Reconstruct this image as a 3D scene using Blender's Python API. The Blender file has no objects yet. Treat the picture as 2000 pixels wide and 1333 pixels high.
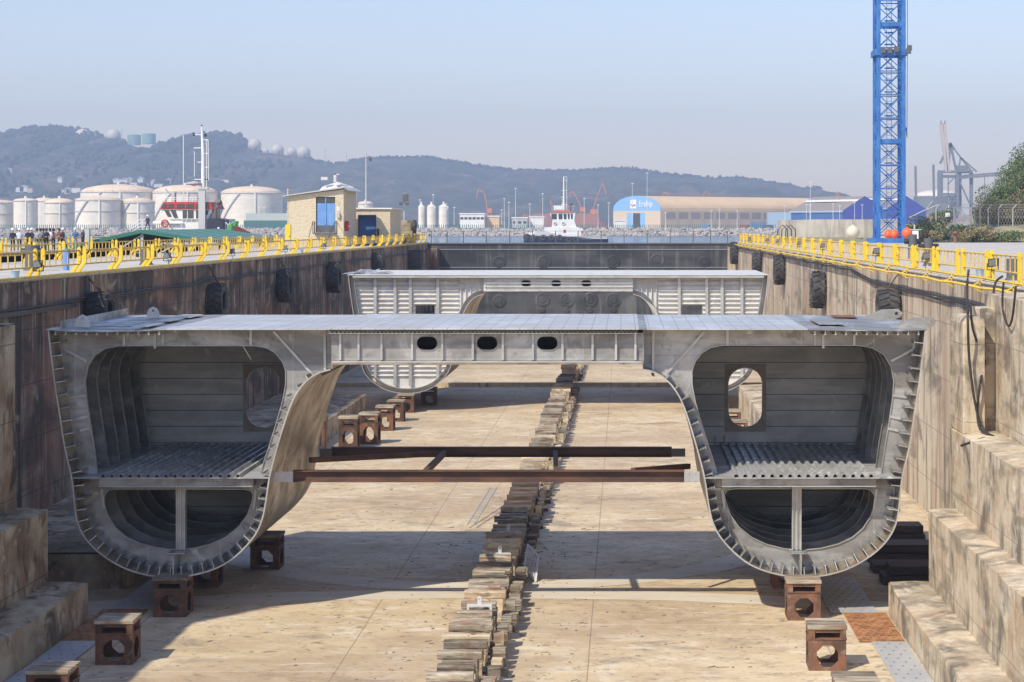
import bpy, math, random
from mathutils import Vector, Matrix, noise
from mathutils.geometry import tessellate_polygon
random.seed(7)
R = math.radians
C = bpy.context.scene.collection
F, CX, CY, ZC = 3700.0, 1218.0, 440.0, 2.1       # focal length in photo pixels, vanishing point, eye height above the quay
def P(px, py, Y):                                 # a traced pixel at a measured distance -> metres
    return Vector(((px-CX)*Y/F, Y, ZC-(py-CY)*Y/F))
org = {}
def words(n):
    s = ['zeroth','first','second','third','fourth','fifth','sixth','seventh','eighth','ninth','tenth','eleventh','twelfth','thirteenth','fourteenth','fifteenth','sixteenth','seventeenth','eighteenth','nineteenth']
    if n < 20: return s[n]
    t = n//10; u = n % 10
    tn = ['','','twenty','thirty','forty','fifty','sixty','seventy','eighty','ninety']
    if u: return tn[t]+'-'+s[u]
    return tn[t][:-1]+'ieth'
def tag(o, label, cat, group=None):
    o['label'] = label; o['category'] = cat
    if group: o['group'] = group
    return o
def thing(name, label, cat, loc=(0,0,0), rz=0, group=None):
    o = bpy.data.objects.new(name, None); C.objects.link(o)
    o.location = loc; o.rotation_euler = (0,0,rz); o.empty_display_size = .3
    org[o.name] = Vector(loc) if rz == 0 else Vector((0,0,0))
    return tag(o, label, cat, group)
def copy_tree(o, parent=None, loc=None, rz=None):
    c = o.copy(); C.objects.link(c)
    if parent is not None: c.parent = parent
    if loc is not None: c.location = loc
    if rz is not None: c.rotation_euler = (0,0,rz)
    for ch in list(o.children): copy_tree(ch, c)
    return c
class MB:
    def __init__(s): s.v = []; s.f = []; s.m = []; s.mi = 0
    def add(s, vs, fs):
        n = len(s.v); s.v += [Vector(v) for v in vs]
        s.f += [tuple(i+n for i in f) for f in fs]; s.m += [s.mi]*len(fs); return s
    def box(s, x0, x1, y0, y1, z0, z1):
        if x0>x1: x0,x1=x1,x0
        if y0>y1: y0,y1=y1,y0
        if z0>z1: z0,z1=z1,z0
        v = [(x,y,z) for z in (z0,z1) for y in (y0,y1) for x in (x0,x1)]
        return s.add(v, [(0,2,3,1),(4,5,7,6),(0,1,5,4),(2,6,7,3),(0,4,6,2),(1,3,7,5)])
    def bar(s, p, q, w, h=None, up=(0,0,1)):
        p = Vector(p); q = Vector(q); h = h or w; d = (q-p)
        if d.length < 1e-6: return s
        d.normalize(); u = Vector(up)
        if abs(d.dot(u)) > .98: u = Vector((0,1,0)) if abs(d.y) < .9 else Vector((1,0,0))
        a = d.cross(u).normalized(); b = a.cross(d)
        v = [e+a*(i*w/2)+b*(j*h/2) for e in (p,q) for i,j in ((-1,-1),(1,-1),(1,1),(-1,1))]
        return s.add(v, [(3,2,1,0),(4,5,6,7),(0,1,5,4),(1,2,6,5),(2,3,7,6),(3,0,4,7)])
    def tube(s, pts, r, n=8, r2=None, cap=True):
        pts = [Vector(p) for p in pts]; rings = []
        for i, p in enumerate(pts):
            d = (pts[min(i+1,len(pts)-1)]-pts[max(i-1,0)]).normalized()
            u = Vector((0,0,1)) if abs(d.z) < .9 else Vector((1,0,0))
            a = d.cross(u).normalized(); b = a.cross(d)
            rr = r if r2 is None else r+(r2-r)*i/(len(pts)-1)
            rings.append([p+a*(rr*math.cos(t*2*math.pi/n))+b*(rr*math.sin(t*2*math.pi/n)) for t in range(n)])
        v = [x for g in rings for x in g]; f = []
        for i in range(len(pts)-1):
            for t in range(n):
                f.append((i*n+t, i*n+(t+1)%n, (i+1)*n+(t+1)%n, (i+1)*n+t))
        if cap: f.append(tuple(range(n-1,-1,-1))); f.append(tuple((len(pts)-1)*n+t for t in range(n)))
        return s.add(v, f)
    def lathe(s, prof, c=(0,0,0), n=24, axis='z', closed=False):
        c = Vector(c); v = []; f = []
        for r, h in prof:
            for t in range(n):
                a = t*2*math.pi/n
                q = Vector((r*math.cos(a), r*math.sin(a), h))
                if axis == 'x': q = Vector((h, r*math.cos(a), r*math.sin(a)))
                if axis == 'y': q = Vector((r*math.cos(a), h, r*math.sin(a)))
                v.append(c+q)
        m = len(prof)
        for i in range(m if closed else m-1):
            j = (i+1) % m
            for t in range(n):
                f.append((i*n+t, i*n+(t+1)%n, j*n+(t+1)%n, j*n+t))
        return s.add(v, f)
    def cyl(s, c, r, h, n=20, axis='z', r2=None):
        r2 = r if r2 is None else r2
        return s.lathe([(0.001,0),(r,0),(r2,h),(0.001,h)], c, n, axis)
    def plate(s, outer, holes, y0, y1, plane='xz', fn=None):
        """outer, holes: 2-D loops; extruded y0..y1 along the third axis"""
        loops = [outer]+list(holes)
        fn = fn or {'xz': lambda a,b,t: (a,t,b), 'yz': lambda a,b,t: (t,a,b), 'xy': lambda a,b,t: (a,b,t)}[plane]
        flat = [p for l in loops for p in l]
        tri = tessellate_polygon([[Vector((p[0],p[1],0)) for p in l] for l in loops])
        n = len(flat)
        v = [fn(p[0],p[1],y0) for p in flat]+[fn(p[0],p[1],y1) for p in flat]
        f = [tuple(t) for t in tri]+[tuple(i+n for i in reversed(t)) for t in tri]
        k = 0
        for l in loops:
            m = len(l)
            for i in range(m): f.append((k+i, k+(i+1)%m, k+(i+1)%m+n, k+i+n))
            k += m
        return s.add(v, f)
    def ribbon(s, loop, y0, y1, t=.02, closed=True, plane='xz', inward=1):
        """a thin band following a 2-D loop, extruded y0..y1"""
        L = len(loop); nr = []
        for i in range(L):
            a = loop[(i-1)%L] if closed or i else loop[i]; b = loop[(i+1)%L] if closed or i < L-1 else loop[i]
            d = Vector((b[0]-a[0], b[1]-a[1])); d = d.normalized() if d.length else Vector((1,0))
            nr.append(Vector((-d.y, d.x))*inward)
        inn = [(loop[i][0]+nr[i].x*t, loop[i][1]+nr[i].y*t) for i in range(L)]
        fn = {'xz': lambda p,y: (p[0],y,p[1]), 'yz': lambda p,y: (y,p[0],p[1])}[plane]
        v = [fn(p,y0) for p in loop]+[fn(p,y1) for p in loop]+[fn(p,y0) for p in inn]+[fn(p,y1) for p in inn]
        f = []
        for i in range(L if closed else L-1):
            j = (i+1)%L
            f += [(i,j,L+j,L+i),(2*L+i,3*L+i,3*L+j,2*L+j),(i,2*L+i,2*L+j,j),(L+i,L+j,3*L+j,3*L+i)]
        return s.add(v, f)
    def xform(s, M):
        s.v = [M @ v for v in s.v]; return s
    def build(s, name, mat, parent=None, smooth=False, label=None, kind=None, bevel=0):
        o0 = org.get(parent.name, Vector((0,0,0))) if parent else Vector((0,0,0))
        me = bpy.data.meshes.new(name); me.from_pydata([tuple(v-o0) for v in s.v], [], s.f); me.update()
        mats = mat if isinstance(mat, (list,tuple)) else [mat]
        for m in mats: me.materials.append(m)
        if len(mats) > 1: me.polygons.foreach_set('material_index', s.m)
        if smooth: me.shade_smooth()
        import bmesh
        b = bmesh.new(); b.from_mesh(me); bmesh.ops.recalc_face_normals(b, faces=b.faces); b.to_mesh(me); b.free()
        if smooth: me.set_sharp_from_angle(angle=R(38))
        o = bpy.data.objects.new(name, me); C.objects.link(o)
        if parent: o.parent = parent; org[o.name] = o0
        if label: o['label'] = label
        if kind: o['kind'] = kind
        if bevel:
            md = o.modifiers.new('bevel','BEVEL'); md.width = bevel; md.segments = 1; md.limit_method = 'ANGLE'
        return o
def structure(o): o['kind'] = 'structure'; return o
def stuff(o): o['kind'] = 'stuff'; return o
def txt(name, s, size, mat, parent, M, depth=.01, squash=1.0):
    cu = bpy.data.curves.new('tmp','FONT'); cu.body = s; cu.size = size; cu.extrude = depth; cu.align_x = 'CENTER'; cu.align_y = 'CENTER'
    t = bpy.data.objects.new('tmp', cu); C.objects.link(t)
    dg = bpy.context.evaluated_depsgraph_get(); me = bpy.data.meshes.new_from_object(t.evaluated_get(dg))
    bpy.data.objects.remove(t); bpy.data.curves.remove(cu)
    me.name = name; me.transform(M @ Matrix.Diagonal((squash,1,1,1)))
    o0 = org.get(parent.name, Vector((0,0,0))); me.transform(Matrix.Translation(-o0))
    me.materials.clear(); me.materials.append(mat)
    o = bpy.data.objects.new(name, me); C.objects.link(o); o.parent = parent; org[o.name] = o0
    return o
# ------------------------------------------------------------------ materials
def M(name, col, rough=.6, metal=0., layers=(), seams=(), bump=None, rnd=0., rv=0., spec=.5, pos='Object', coat=0, con=.75):
    m = bpy.data.materials.new(name); m.use_nodes = True; nt = m.node_tree; N = nt.nodes; L = nt.links
    bs = N['Principled BSDF']; bs.inputs['Roughness'].default_value = rough; bs.inputs['Metallic'].default_value = metal
    bs.inputs['Specular IOR Level'].default_value = spec; bs.inputs['Coat Weight'].default_value = coat
    tc = N.new('ShaderNodeTexCoord'); vec = tc.outputs[pos]; oi = None
    if rnd:
        oi = N.new('ShaderNodeObjectInfo')
        mu = N.new('ShaderNodeMath'); mu.operation = 'MULTIPLY'; mu.inputs[1].default_value = 73.; L.new(oi.outputs['Random'], mu.inputs[0])
        ad = N.new('ShaderNodeVectorMath'); ad.operation = 'ADD'; L.new(vec, ad.inputs[0]); L.new(mu.outputs[0], ad.inputs[1]); vec = ad.outputs[0]
    cur = None
    def rgb(c):
        n = N.new('ShaderNodeRGB'); n.outputs[0].default_value = (*c,1); return n.outputs[0]
    cur = rgb(col)
    def mixc(a, b, fac, mode='MIX'):
        x = N.new('ShaderNodeMix'); x.data_type = 'RGBA'; x.blend_type = mode
        if isinstance(fac, float): x.inputs[0].default_value = fac
        else: L.new(fac, x.inputs[0])
        L.new(a, x.inputs[6]); L.new(b, x.inputs[7]); return x.outputs[2]
    first = None
    for ly in layers:
        c, sc, lo, hi, fac = ly[:5]; lo -= .03; hi = lo+(hi-lo)*con; det = ly[5] if len(ly) > 5 else 4.; dist = ly[6] if len(ly) > 6 else 0.
        mp = N.new('ShaderNodeMapping'); mp.inputs['Scale'].default_value = sc if isinstance(sc, tuple) else (sc,)*3
        mp.inputs['Location'].default_value = (random.random()*20, random.random()*20, random.random()*20)
        L.new(vec, mp.inputs[0])
        nz = N.new('ShaderNodeTexNoise'); nz.inputs['Scale'].default_value = 1; nz.inputs['Detail'].default_value = det; nz.inputs['Roughness'].default_value = .6
        nz.inputs['Distortion'].default_value = dist; L.new(mp.outputs[0], nz.inputs['Vector'])
        mr = N.new('ShaderNodeMapRange'); mr.inputs[1].default_value = lo; mr.inputs[2].default_value = hi; mr.inputs[4].default_value = fac
        L.new(nz.outputs[0], mr.inputs[0]); first = first or mr.outputs[0]
        cur = mixc(cur, rgb(c), mr.outputs[0])
    hgt = None
    for ax, off, per, wid, c, fac in seams:
        sx = N.new('ShaderNodeSeparateXYZ'); L.new(tc.outputs[pos], sx.inputs[0])
        a = N.new('ShaderNodeMath'); a.operation = 'SUBTRACT'; L.new(sx.outputs[ax], a.inputs[0]); a.inputs[1].default_value = off-wid/2
        b = N.new('ShaderNodeMath'); b.operation = 'FLOORED_MODULO'; L.new(a.outputs[0], b.inputs[0]); b.inputs[1].default_value = per
        e = N.new('ShaderNodeMath'); e.operation = 'LESS_THAN'; L.new(b.outputs[0], e.inputs[0]); e.inputs[1].default_value = wid
        g = N.new('ShaderNodeMath'); g.operation = 'MULTIPLY'; L.new(e.outputs[0], g.inputs[0]); g.inputs[1].default_value = fac
        cur = mixc(cur, rgb(c), g.outputs[0])
    if rnd:
        hs = N.new('ShaderNodeHueSaturation'); mr = N.new('ShaderNodeMapRange'); mr.inputs[3].default_value = 1-rnd; mr.inputs[4].default_value = 1+rnd
        L.new(oi.outputs['Random'], mr.inputs[0]); L.new(mr.outputs[0], hs.inputs['Value']); L.new(cur, hs.inputs['Color']); cur = hs.outputs[0]
    L.new(cur, bs.inputs['Base Color'])
    if rv and first:
        mr = N.new('ShaderNodeMapRange'); mr.inputs[3].default_value = rough; mr.inputs[4].default_value = min(1,rough+rv); L.new(first, mr.inputs[0]); L.new(mr.outputs[0], bs.inputs['Roughness'])
    if bump:
        sc, st, dist = bump
        mp = N.new('ShaderNodeMapping'); mp.inputs['Scale'].default_value = sc if isinstance(sc, tuple) else (sc,)*3; L.new(vec, mp.inputs[0])
        nz = N.new('ShaderNodeTexNoise'); nz.inputs['Scale'].default_value = 1; nz.inputs['Detail'].default_value = 5; L.new(mp.outputs[0], nz.inputs['Vector'])
        bp = N.new('ShaderNodeBump'); bp.inputs['Strength'].default_value = st; bp.inputs['Distance'].default_value = dist
        L.new(nz.outputs[0], bp.inputs['Height']); L.new(bp.outputs[0], bs.inputs['Normal'])
    return m
bk = (.02,.018,.015)
m_floor = M('dock floor concrete', (.565,.44,.265), .85, layers=[
    ((.64,.52,.345),(.09,.09,1),.46,.60,.75,5.,.3), ((.45,.33,.20),(.33,.38,1),.50,.62,.55,10.,.5), ((.38,.28,.18),(1.3,1.6,1),.54,.65,.5,10.,.4), ((.70,.63,.51),(1.0,1.3,1),.56,.67,.5,9.,.4),
    ((.16,.12,.085),(2.2,3.4,1),.615,.68,.75,8.,.4), ((.22,.18,.145),(.28,.40,1),.62,.70,.65,9.,.5), ((.09,.07,.055),(5,8,1),.65,.69,.75,5.,.4), ((.50,.40,.27),(9,9,1),.5,.7,.35,3.), ((.33,.23,.15),(.07,.10,1),.50,.60,.42,8.,.5), ((.75,.70,.60),(.5,1.6,1),.63,.70,.5,8.,.5)],
    seams=[(0,-1.0,7.0,.035,(.2,.15,.1),.7),(1,3.0,6.2,.05,(.72,.65,.53),.4)], bump=(6.,.35,.02))
m_patch = M('pale repair concrete', (.58,.51,.40), .85, layers=[((.54,.46,.35),(.5,.7,1),.47,.66,.6,8.,.4),((.3,.24,.18),(1,6,1),.60,.75,.6,7.),((.68,.63,.54),(.2,.8,1),.5,.7,.6,6.)], bump=(5.,.2,.02))
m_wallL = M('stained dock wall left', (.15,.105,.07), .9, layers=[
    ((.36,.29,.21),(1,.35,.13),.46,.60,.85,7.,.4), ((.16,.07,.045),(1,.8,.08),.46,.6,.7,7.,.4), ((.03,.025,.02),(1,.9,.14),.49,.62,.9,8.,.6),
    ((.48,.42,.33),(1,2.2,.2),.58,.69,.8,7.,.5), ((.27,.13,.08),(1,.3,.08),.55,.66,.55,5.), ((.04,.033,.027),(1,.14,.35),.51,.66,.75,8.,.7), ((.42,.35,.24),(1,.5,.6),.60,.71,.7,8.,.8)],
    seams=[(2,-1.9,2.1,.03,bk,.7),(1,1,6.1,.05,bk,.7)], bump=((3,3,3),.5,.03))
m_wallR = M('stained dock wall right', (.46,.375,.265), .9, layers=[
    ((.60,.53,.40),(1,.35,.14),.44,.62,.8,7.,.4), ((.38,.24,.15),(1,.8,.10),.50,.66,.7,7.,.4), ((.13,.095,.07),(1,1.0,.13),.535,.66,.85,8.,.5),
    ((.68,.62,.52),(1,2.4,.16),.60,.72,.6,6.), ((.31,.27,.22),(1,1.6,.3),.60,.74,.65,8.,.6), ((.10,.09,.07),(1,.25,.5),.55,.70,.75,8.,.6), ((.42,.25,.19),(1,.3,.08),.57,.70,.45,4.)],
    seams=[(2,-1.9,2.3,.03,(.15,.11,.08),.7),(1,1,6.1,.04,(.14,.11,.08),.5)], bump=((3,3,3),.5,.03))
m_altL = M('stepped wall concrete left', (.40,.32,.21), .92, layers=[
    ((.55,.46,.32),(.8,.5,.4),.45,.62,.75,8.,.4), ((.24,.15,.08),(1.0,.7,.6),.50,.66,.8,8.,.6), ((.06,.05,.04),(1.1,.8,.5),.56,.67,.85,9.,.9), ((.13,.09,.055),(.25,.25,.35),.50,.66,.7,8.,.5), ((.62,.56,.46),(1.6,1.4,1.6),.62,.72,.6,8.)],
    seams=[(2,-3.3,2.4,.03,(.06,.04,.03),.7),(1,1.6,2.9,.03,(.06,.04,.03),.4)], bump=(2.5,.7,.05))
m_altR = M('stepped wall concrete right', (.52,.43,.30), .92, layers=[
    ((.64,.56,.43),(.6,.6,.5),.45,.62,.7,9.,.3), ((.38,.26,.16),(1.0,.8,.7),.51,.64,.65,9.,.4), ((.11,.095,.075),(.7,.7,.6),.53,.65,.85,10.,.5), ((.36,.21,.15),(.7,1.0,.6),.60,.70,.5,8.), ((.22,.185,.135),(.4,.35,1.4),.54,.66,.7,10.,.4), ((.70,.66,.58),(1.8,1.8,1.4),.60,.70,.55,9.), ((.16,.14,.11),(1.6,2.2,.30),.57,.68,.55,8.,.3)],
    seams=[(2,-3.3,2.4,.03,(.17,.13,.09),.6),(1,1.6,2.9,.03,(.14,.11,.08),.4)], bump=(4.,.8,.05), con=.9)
m_quay = M('quay concrete', (.46,.43,.38), .9, layers=[((.56,.53,.48),(.12,.5,1),.4,.65,.7,6.),((.26,.24,.21),(.3,1.5,1),.54,.7,.6,7.),((.12,.11,.1),(.8,.8,1),.64,.72,.7)], seams=[(1,0,7.,.08,(.2,.18,.15),.6)], bump=(3.,.2,.02))
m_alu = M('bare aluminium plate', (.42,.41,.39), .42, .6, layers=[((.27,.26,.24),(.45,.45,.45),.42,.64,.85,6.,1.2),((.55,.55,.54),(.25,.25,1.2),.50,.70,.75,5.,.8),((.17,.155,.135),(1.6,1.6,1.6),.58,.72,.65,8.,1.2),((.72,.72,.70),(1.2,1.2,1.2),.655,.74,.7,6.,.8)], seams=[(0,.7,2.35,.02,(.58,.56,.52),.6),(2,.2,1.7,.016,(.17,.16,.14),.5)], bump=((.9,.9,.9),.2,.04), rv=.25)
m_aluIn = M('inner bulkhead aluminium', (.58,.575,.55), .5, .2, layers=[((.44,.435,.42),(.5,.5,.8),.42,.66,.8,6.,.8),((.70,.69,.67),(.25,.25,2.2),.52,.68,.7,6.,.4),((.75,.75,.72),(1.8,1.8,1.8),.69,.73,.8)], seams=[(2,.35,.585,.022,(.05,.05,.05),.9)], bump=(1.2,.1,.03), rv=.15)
m_aluShade = M('shade darkened inner aluminium', (.22,.215,.20), .5, .5, layers=[((.13,.125,.115),(.6,.6,.6),.42,.64,.85,7.,1.),((.36,.36,.35),(.4,.4,1.2),.54,.70,.7,6.)], rv=.2)  # same metal as the front web, compartment shade put into the colour
m_aluHull = M('outer hull plating', (.42,.35,.26), .34, .62, layers=[((.30,.23,.15),(.5,.35,.35),.42,.62,.85,6.,1.4),((.55,.50,.42),(.3,.5,.9),.52,.70,.75,6.,.8),((.13,.10,.075),(1.0,.5,.4),.56,.70,.75,8.,1.2),((.7,.66,.6),(.8,.25,1.2),.64,.72,.6,6.,.5)], seams=[(1,3.2,3.3,.03,(.20,.17,.13),.8),(2,2.9,1.45,.02,(.18,.15,.11),.7)], bump=((.7,.7,.7),.18,.05), rv=.2)
m_deck = M('deck plating', (.58,.565,.53), .36, .45, layers=[((.50,.49,.47),(.3,.6,1),.42,.66,.7,6.,.8),((.70,.70,.70),(.8,.3,1),.53,.68,.7,6.,.5),((.40,.37,.33),(1.5,.9,1),.60,.70,.5,7.)], seams=[(0,.12,.46,.032,(.25,.26,.32),.65),(1,2.2,2.4,.06,(.27,.28,.36),.85)], bump=((1.2,1.2,1.2),.06,.02), rv=.15)
m_deck2 = M('unpainted deck edge plating', (.40,.385,.36), .40, .65, layers=[((.27,.25,.22),(.5,1.0,1),.42,.66,.85,7.,1.),((.66,.66,.65),(1.2,.25,1),.52,.68,.75,6.,.6),((.16,.12,.10),(2,2,1),.62,.72,.6,7.)], seams=[(1,2.4,2.4,.03,(.2,.19,.17),.7)], bump=(1.5,.15,.03), rv=.2)
m_white = M('matt fresh plating', (.62,.61,.575), .55, .15, layers=[((.60,.58,.54),(.8,.8,1.5),.45,.68,.6,6.,.4),((.80,.80,.78),(1.5,1.5,1.5),.57,.70,.6,7.),((.36,.33,.28),(.9,.9,2.0),.60,.70,.5,8.)], bump=(2.,.1,.02))
m_edge = M('bright plate edge', (.58,.58,.56), .42, .5, layers=[((.42,.41,.39),(1,1,1),.45,.65,.7,6.)])
m_platf = M('ribbed platform aluminium', (.50,.50,.495), .42, .35, layers=[((.34,.34,.335),(.6,1.6,1),.42,.66,.8,7.,.5),((.76,.76,.75),(1.0,.8,1),.57,.68,.8,7.,1.2),((.22,.21,.20),(2.0,.7,1),.58,.70,.6,7.)], bump=(2.,.15,.02), rv=.2)
m_rust = M('rusted steel', (.11,.052,.03), .85, layers=[((.19,.085,.04),(2.,2.,2.),.48,.66,.8,7.,.5),((.045,.028,.022),(1.5,1.5,1.5),.5,.68,.8,7.),((.30,.19,.10),(3,3,3),.62,.72,.5)], bump=(9.,.35,.01), rnd=.2)
m_rust2 = M('rusted steel pinkish', (.165,.085,.055), .85, layers=[((.25,.11,.055),(1.8,1.8,1.8),.48,.64,.8,7.,.5),((.08,.045,.03),(2,2,1.),.52,.66,.85,7.),((.30,.26,.22),(3,3,3),.6,.7,.5)], bump=(9.,.35,.01), rnd=.15)
m_beam = M('rusty beam steel', (.085,.045,.032), .75, layers=[((.17,.08,.045),(.7,2,2),.48,.66,.7,6.),((.05,.03,.025),(.5,3,3),.52,.66,.7,6.)], bump=(8.,.2,.01))
m_galv = M('galvanised plate', (.50,.50,.50), .5, .45, layers=[((.38,.38,.38),(3,3,3),.45,.7,.6)], rnd=.05)
m_timb = M('weathered grey timber', (.27,.22,.155), .9, layers=[((.43,.38,.30),(.8,9,9),.47,.62,.8,7.,.4),((.09,.07,.05),(.7,10,10),.52,.63,.9,7.,.6),((.22,.12,.07),(1.1,1.6,1.6),.56,.68,.7,6.,.6),((.42,.38,.30),(.8,1.2,1.2),.60,.70,.5)], bump=((1,14,14),.6,.02), rnd=.4)
m_timb2 = M('pale pine timber', (.46,.36,.23), .85, layers=[((.66,.56,.40),(1,8,8),.45,.62,.7,7.),((.15,.09,.05),(1.5,3,3),.56,.68,.85,7.,1.2),((.28,.17,.10),(.8,1,1),.54,.68,.6,6.)], bump=((1,12,12),.4,.02), rnd=.3)
m_timb3 = M('dark tarred timber', (.07,.052,.042), .85, layers=[((.14,.10,.075),(1,8,8),.48,.66,.7,7.)], bump=((1,12,12),.5,.02), rnd=.3)
m_rub = M('worn rubber', (.030,.030,.032), .75, layers=[((.085,.078,.07),(1.5,1.5,1.5),.45,.68,.8,6.)], bump=(6.,.3,.02), rnd=.2)
m_black = M('black painted metal', (.018,.018,.02), .5)
m_yel = M('yellow paint', (.80,.55,.03), .5, layers=[((.62,.40,.03),(1.3,1.3,1.3),.48,.66,.5,6.),((.28,.12,.04),(4,4,4),.61,.66,.8,7.)], rnd=.08)
m_yel2 = M('faded yellow pipe', (.66,.46,.09), .6, layers=[((.44,.26,.10),(2,2,2),.5,.66,.7,6.)], rnd=.1)
m_gate = M('black caisson steel', (.030,.032,.038), .62, layers=[((.075,.078,.08),(.12,1,.35),.45,.65,.8,7.,.5),((.14,.145,.14),(.8,1,.06),.58,.70,.75,6.),((.012,.014,.018),(.15,1,.25),.52,.68,.85,6.,.4),((.26,.26,.24),(2.2,1,.12),.66,.74,.6,7.,.5)],
    seams=[(0,-1.9,3.6,.06,(.12,.12,.13),.5)], bump=(1.,.2,.05))
m_gate2 = M('weld band', (.22,.225,.24), .6)
m_brick = M('sand coloured blockwork', (.60,.50,.34), .92, layers=[((.68,.60,.45),(2.5,2.5,4.),.42,.65,.7,6.),((.46,.37,.25),(3.,3.,6.),.54,.7,.6,7.)], seams=[(2,.1,.24,.022,(.46,.38,.27),.6)], bump=((5,5,9),.9,.05))
m_blue = M('light blue door paint', (.13,.29,.60), .55, layers=[((.20,.38,.66),(2,2,.8),.45,.66,.6)], seams=[(0,0,.12,.016,(.06,.15,.36),.6)])
m_blueD = M('dark blue door paint', (.035,.10,.30), .5, layers=[((.06,.15,.38),(1,1,1),.45,.66,.6)])
m_crane = M('crane blue paint', (.022,.13,.40), .55, layers=[((.06,.21,.50),(1,1,.5),.45,.66,.7,7.),((.012,.09,.36),(2,2,1),.55,.7,.6)])
m_grey = M('grey painted steel', (.45,.46,.47), .6)
m_dgrey = M('dark grey steel', (.10,.105,.11), .6)
m_wpaint = M('white paint', (.78,.78,.75), .5, layers=[((.62,.60,.56),(.6,.6,.3),.5,.7,.5,6.)])
m_red = M('red paint', (.48,.035,.03), .5, layers=[((.36,.03,.03),(1,1,1),.5,.7,.5)])
m_orange = M('orange buoy', (.75,.12,.03), .5)
m_glass = M('wheelhouse glass', (.03,.05,.06), .08, 0, spec=.8)
m_navy = M('navy funnel paint', (.018,.022,.045), .5)
m_green = M('green roof sheet', (.028,.15,.105), .5, layers=[((.045,.20,.15),(.5,.5,.5),.45,.7,.6)])
m_gstripe = M('pale roof strip', (.42,.52,.47), .5)
m_tank = M('white tank paint', (.80,.745,.63), .6, layers=[((.66,.60,.53),(.15,.15,.4),.45,.66,.6,6.),((.58,.50,.42),(.8,.8,.08),.62,.74,.6,6.)], seams=[(2,0,2.4,.12,(.6,.56,.5),.35)])
m_tankroof = M('rusty cream tank roof', (.72,.54,.37), .7, layers=[((.78,.66,.52),(.2,.2,.2),.45,.66,.7,6.),((.55,.36,.22),(.4,.4,.4),.58,.72,.5)])
m_sphere = M('gas sphere paint', (.70,.62,.50), .6, layers=[((.5,.44,.36),(.1,.1,.3),.5,.7,.6)])
m_gtank = M('pale green tank paint', (.20,.42,.34), .6)
m_hill = M('wooded headland', (.04,.055,.03), .95, layers=[((.085,.085,.045),(.006,.006,.012),.46,.60,.8,9.,.6),((.24,.15,.10),(.008,.008,.02),.57,.68,.8,9.,.8),((.018,.03,.015),(.03,.03,.03),.48,.62,.7,8.),((.20,.15,.10),(.014,.014,.04),.61,.70,.7,8.)])
m_tree = M('dark tree foliage', (.030,.048,.022), .9, layers=[((.06,.085,.035),(.15,.15,.15),.48,.66,.7,5.)], rnd=.2)
m_leaf = M('green leaves', (.085,.13,.04), .7, layers=[((.16,.20,.07),(.9,.9,.9),.48,.64,.7,3.),((.24,.19,.10),(.5,.5,.5),.6,.72,.6,3.)], rnd=.1)
m_leaf2 = M('dry olive leaves', (.20,.18,.085), .8, layers=[((.36,.27,.15),(.8,.8,.8),.5,.66,.7,3.)], rnd=.1)
m_bark = M('bark', (.10,.075,.05), .9)
m_grass = M('dry grass bank', (.30,.26,.15), .95, layers=[((.14,.16,.06),(.3,.3,.3),.48,.62,.8,7.,.5),((.42,.37,.26),(1.2,1.2,1.2),.56,.7,.6,6.)], bump=(3.,.6,.1))
m_rock = M('breakwater stone', (.40,.37,.33), .9, layers=[((.24,.22,.20),(.3,.3,.3),.48,.62,.7,5.),((.50,.42,.36),(.15,.15,.15),.55,.66,.6)], bump=(1.,.4,.2))
m_water = M('harbour water', (.030,.085,.15), .10, 0, layers=[((.05,.12,.19),(.01,.05,1),.42,.62,.8,5.)], bump=((.25,.9,1),.8,.6), spec=.5)
m_land = M('port ground', (.36,.33,.29), .9, layers=[((.25,.24,.2),(.01,.01,.01),.45,.66,.7,6.)])
m_far = M('warehouse tan sheet', (.66,.47,.28), .7, layers=[((.74,.56,.36),(.05,.05,.05),.45,.66,.5)], seams=[(0,0,4.2,.3,(.58,.41,.25),.3)])
m_fwall = M('warehouse wall', (.62,.50,.37), .8, seams=[(2,0,2.5,.2,(.5,.4,.3),.4)])
m_fdark = M('warehouse opening', (.06,.055,.05), .8)
m_flb = M('sky blue cladding', (.22,.44,.78), .6)
m_pale = M('pale blue annex', (.33,.44,.56), .6)
m_fblue = M('royal blue cladding', (.055,.09,.46), .6, seams=[(2,0,1.4,.1,(.045,.07,.38),.5)])
m_froof = M('brown sheet roof', (.26,.22,.19), .8, seams=[(0,0,3,.2,(.2,.17,.15),.4)])
m_rcrane = M('red harbour crane paint', (.62,.20,.10), .6)
m_ccrane = M('grey crane paint', (.16,.18,.20), .6)
m_teal = M('dark teal fencing', (.05,.15,.14), .7)
m_fence = M('chain link post', (.42,.40,.36), .7)
m_skin = M('skin', (.50,.30,.20), .6)
m_shade_block = M('shade block cladding', (.42,.44,.44), .7, seams=[(1,0,.5,.05,(.3,.32,.32),.6)])  # cladding of the unseen block added to shade the left hull
m_cable = M('black cable', (.03,.028,.026), .6)
def flat(n, c, r=.7): return M(n, c, r)
HAZE, SKY, SUN, EXPO = 3.1e-4, (1.3,.6,3.2,.15), 4.6, 0.18
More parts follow.
